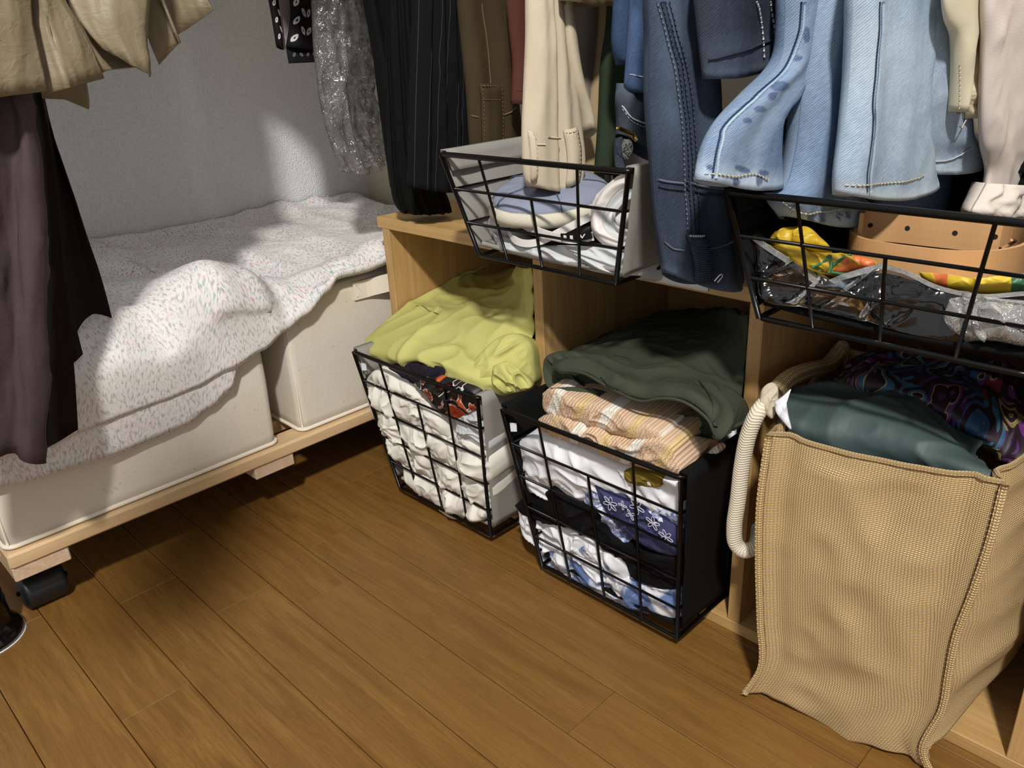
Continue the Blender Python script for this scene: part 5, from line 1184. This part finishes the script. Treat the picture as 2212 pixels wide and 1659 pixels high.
FRp = [(1998, 1664, -.047), (1978, 1605, -.052), (2020, 1520, -.052), (2034, 1440, -.055), (2050, 1360, -.058), (2085, 1265, -.062), (2122, 1150, -.064), (2150, 1037, -.062)]
NZ = 54
FL = cat1([at(a, c, 'y', y) for a, c, y in FLp], NZ); FR = cat1([at(a, c, 'y', y) for a, c, y in FRp], NZ)
for Q in (FL, FR):
    z0 = Q[0].z
    for i, p in enumerate(Q): p.z -= z0 * (1 - i / (NZ - 1)) ** 2 * .0
    if z0 < .003:
        for p in Q: p.z = max(p.z, .003)
BRp = cat1([Vector((.262, .13, .05)), Vector((.274, .14, .1)), Vector((.272, .14, .2)), Vector((.262, .135, .308))], NZ)
BLp = cat1([Vector((.05, .13, .046)), Vector((.034, .14, .1)), Vector((.03, .145, .2)), Vector((.028, .15, .309))], NZ)
vs = []; uvs = []; fs = []; NS_ = 26
corner = [FL, FR, BRp, BLp]; bul = [Vector((0, -.008, 0)), Vector((.010, 0, 0)), Vector((0, .01, 0)), Vector((-.012, 0, 0))]
ntot = 4 * NS_
for j in range(NZ):
    f = j / (NZ - 1); acc = 0
    for e in range(4):
        a, c = corner[e][j], corner[(e + 1) % 4][j]
        for i in range(NS_):
            g = i / NS_; p = a.lerp(c, g)
            w_ = math.sin(math.pi * g); k = math.sin(math.pi * min(1, f * 1.02))
            n = bul[e].normalized()
            d = bul[e] * w_ * (k * .9 + .1)
            if e == 1: d += Vector((.0, 0, .018 * w_ * (1 - f) ** 4))
            if e == 0: d += Vector((0, 0, (.004 * nz(g * 5, 1) + .006 * math.sin(g * 9)) * (1 - f) ** 5 * w_ - .004 * w_ * f ** 8))
            h = .010 * nz(p.x * 13, p.z * 10 + p.y * 12, e) + .005 * (ridge(p.x * 18 + p.z * 9, p.z * 20 - p.x * 12, e + 4) - .5)
            # pinched corner seams
            pin_ = .006 * (math.exp(-(g / .035) ** 2) + math.exp(-((1 - g) / .035) ** 2)) - .005 * (math.exp(-((g - .09) / .05) ** 2) + math.exp(-((1 - g - .09) / .05) ** 2))
            vs.append(p + d + n * (h * w_ * (.35 if f > .93 else 1) + pin_)); uvs.append((acc + g * (c - a).length + e * .013, p.z * 1.02))
        acc += (c - a).length
for j in range(NZ - 1):
    for i in range(ntot): fs.append((j * ntot + i, j * ntot + (i + 1) % ntot, (j + 1) * ntot + (i + 1) % ntot, (j + 1) * ntot + i))
fs.append(tuple(range(ntot))[::-1])
# fix the uv jump on the wrap column by leaving that rear seam hidden
bb = mesh('body', vs, fs, M_JUTE, bag, True, uvs); solid(bb, .0022, -1)
for e in (0, 1):
    tube('corner_seam', [vs[j * ntot + e * NS_] + Vector((.0 if e == 0 else .001, -.0012, 0)) for j in range(1, NZ)], .0032, M_JUTE, bb, 8)
    dashes('stitching', [vs[j * ntot + e * NS_] + Vector((-.0015 if e == 0 else -.001, -.0046, 0)) for j in range(1, NZ)], .0006, M_JTHR, bb, .003, .002)
tube('rim_fold', [vs[(NZ - 1) * ntot + i] for i in range(ntot)], .0024, M_JUTE, bb, 8, True)
# rope handle
rp = [(1655, 870, -.045), (1638, 890, -.052), (1618, 935, -.056), (1604, 1000, -.056), (1594, 1080, -.056), (1586, 1140, -.056), (1590, 1175, -.054), (1608, 1190, -.05), (1630, 1180, -.04), (1640, 1140, -.02)]
rop = cat1([at(a, c, 'y', y) for a, c, y in rp], 70)
rope = tube('rope_handle', rop, .0078, M_ROPE, bag, 12)
lump('handle_tab', [(1640, 868), (1648, 838), (1668, 826), (1680, 836), (1678, 880), (1668, 905), (1655, 895)], Vector((.055, -.05, .31)), Vector((.5, -.8, .4)), M_CREAM, bag, .005, .012, 0, .002, 60, 1, 18, 81)
lump('handle_tab', [(1800, 752), (1815, 735), (1832, 740), (1834, 775), (1822, 792), (1812, 770)], Vector((.032, .14, .315)), Vector((.5, -.8, .4)), M_CREAM, bag, .005, .012, 0, .002, 60, 2, 18, 81)
rl_ = [(1672, 848, .0), (1700, 820, .01), (1740, 802, .05), (1790, 788, .09), (1812, 762, .13)]
tube('rolled_side_rim', cat1([at(a, c, 'x', .04) for a, c, y in rl_], 40), .0085, M_JUTE, bag, 12)
# contents of the bag
b = NB('teal_satin'); u = b.uv(); M_TEAL = b.finish(b.mix(b.noise(u, 10, 3), hx('41504f'), hx('364645')), .55, b.bump(b.noise(u, 30, 3), .003, .8))
b = NB('paisley'); u = b.uv()
wd_ = b.noise(u, 20, 2, .5, .6, 1)
mxv = b.n('ShaderNodeMix', data_type='VECTOR'); mxv.inputs[0].default_value = .07; b.l(u, mxv.inputs[4]); b.l(wd_, mxv.inputs[5])
c1_ = b.voro(mxv.outputs[1], 46, 'F1', 'Distance'); c2_ = b.voro(mxv.outputs[1], 46, 'F1', 'Color')
ring_ = b.wave(b.map(mxv.outputs[1], (1, 1, 1)), 8, 6, 2, 3)
base_ = b.mix(b.noise(u, 22, 2), hx('2a0f22'), hx('101018'))
pal = b.n('ShaderNodeValToRGB'); e = pal.color_ramp.elements; pal.color_ramp.interpolation = 'CONSTANT'
spc = b.n('ShaderNodeSeparateColor'); b.l(c2_, spc.inputs[0]); b.l(spc.outputs[0], pal.inputs[0])
for i, (ps, cc_) in enumerate([(0, '2c5a6e'), (.18, '5a2a6a'), (.36, '6a2030'), (.54, '7d6f3f'), (.72, '274a70'), (.88, '3b2250')]):
    el = e[i] if i < 2 else e.new(ps); el.position = ps; el.color = c4(hx(cc_))
rngm = b.math('PINGPONG', b.math('MULTIPLY', c1_, 1.0), .16)
cc = b.mix(b.math('GREATER_THAN', rngm, .085), base_, pal.outputs[0])
cc = b.mix(b.math('LESS_THAN', b.math('ABSOLUTE', b.math('SUBTRACT', c1_, .42)), .018), cc, hx('8d8560'))
M_PAIS = b.finish(cc, .55)
ts, Sx = loft('teal_blouse', [[Yp(a, c, y) for a, c in row] for y, row in (
    (-.038, [(1672, 960), (1760, 985), (1860, 1010), (1960, 1030), (2060, 1050), (2145, 1070)]),
    (-.046, [(1680, 915), (1760, 935), (1850, 955), (1950, 975), (2050, 1000), (2140, 1030)]),
    (-.03, [(1694, 880), (1765, 892), (1850, 895), (1950, 915), (2050, 965), (2130, 1020)]),
    (-.005, [(1706, 845), (1765, 852), (1840, 862), (1930, 878), (2030, 930), (2110, 995)]),
    (.03, [(1722, 832), (1785, 822), (1860, 835), (1940, 850), (2040, 900), (2120, 960)]),
    (.07, [(1760, 825), (1830, 812), (1900, 822), (1980, 835), (2070, 870), (2150, 920)]))], M_TEAL, 90, 70, .0055, 12, (.7, 1.0), 4, .003, None, 'dull teal satin blouse piled in the burlap tote bag', 'blouse')
pa, Sx = loft('paisley_dress', [[Yp(a, c, y) for a, c in row] for y, row in (
    (.035, [(1770, 842), (1850, 850), (1930, 868), (2010, 905), (2090, 955), (2180, 1022), (2240, 1045)]),
    (.03, [(1776, 830), (1855, 828), (1930, 842), (2010, 872), (2090, 920), (2180, 985), (2240, 1020)]),
    (.06, [(1815, 805), (1890, 795), (1970, 805), (2050, 830), (2130, 870), (2240, 930)]),
    (.1, [(1840, 785), (1920, 765), (2000, 772), (2090, 795), (2180, 830), (2250, 870)]),
    (.14, [(1850, 775), (1940, 752), (2030, 752), (2130, 770), (2240, 800)]))], M_PAIS, 80, 60, .006, 16, (1, 1), 6, .003, None, 'dark paisley print dress lying behind the teal blouse in the bag', 'dress')
lump('white_tag', [(1673, 868), (1690, 856), (1709, 840), (1700, 862), (1702, 890), (1709, 928), (1692, 912), (1676, 890)], Vector((.08, -.052, .32)), Vector((.4, -.85, .4)), M_TAG, None, .003, .003, 0, .002, 60, 1, 18, 81, 'white paper tag sticking up at the left rim of the tote bag', 'tag')
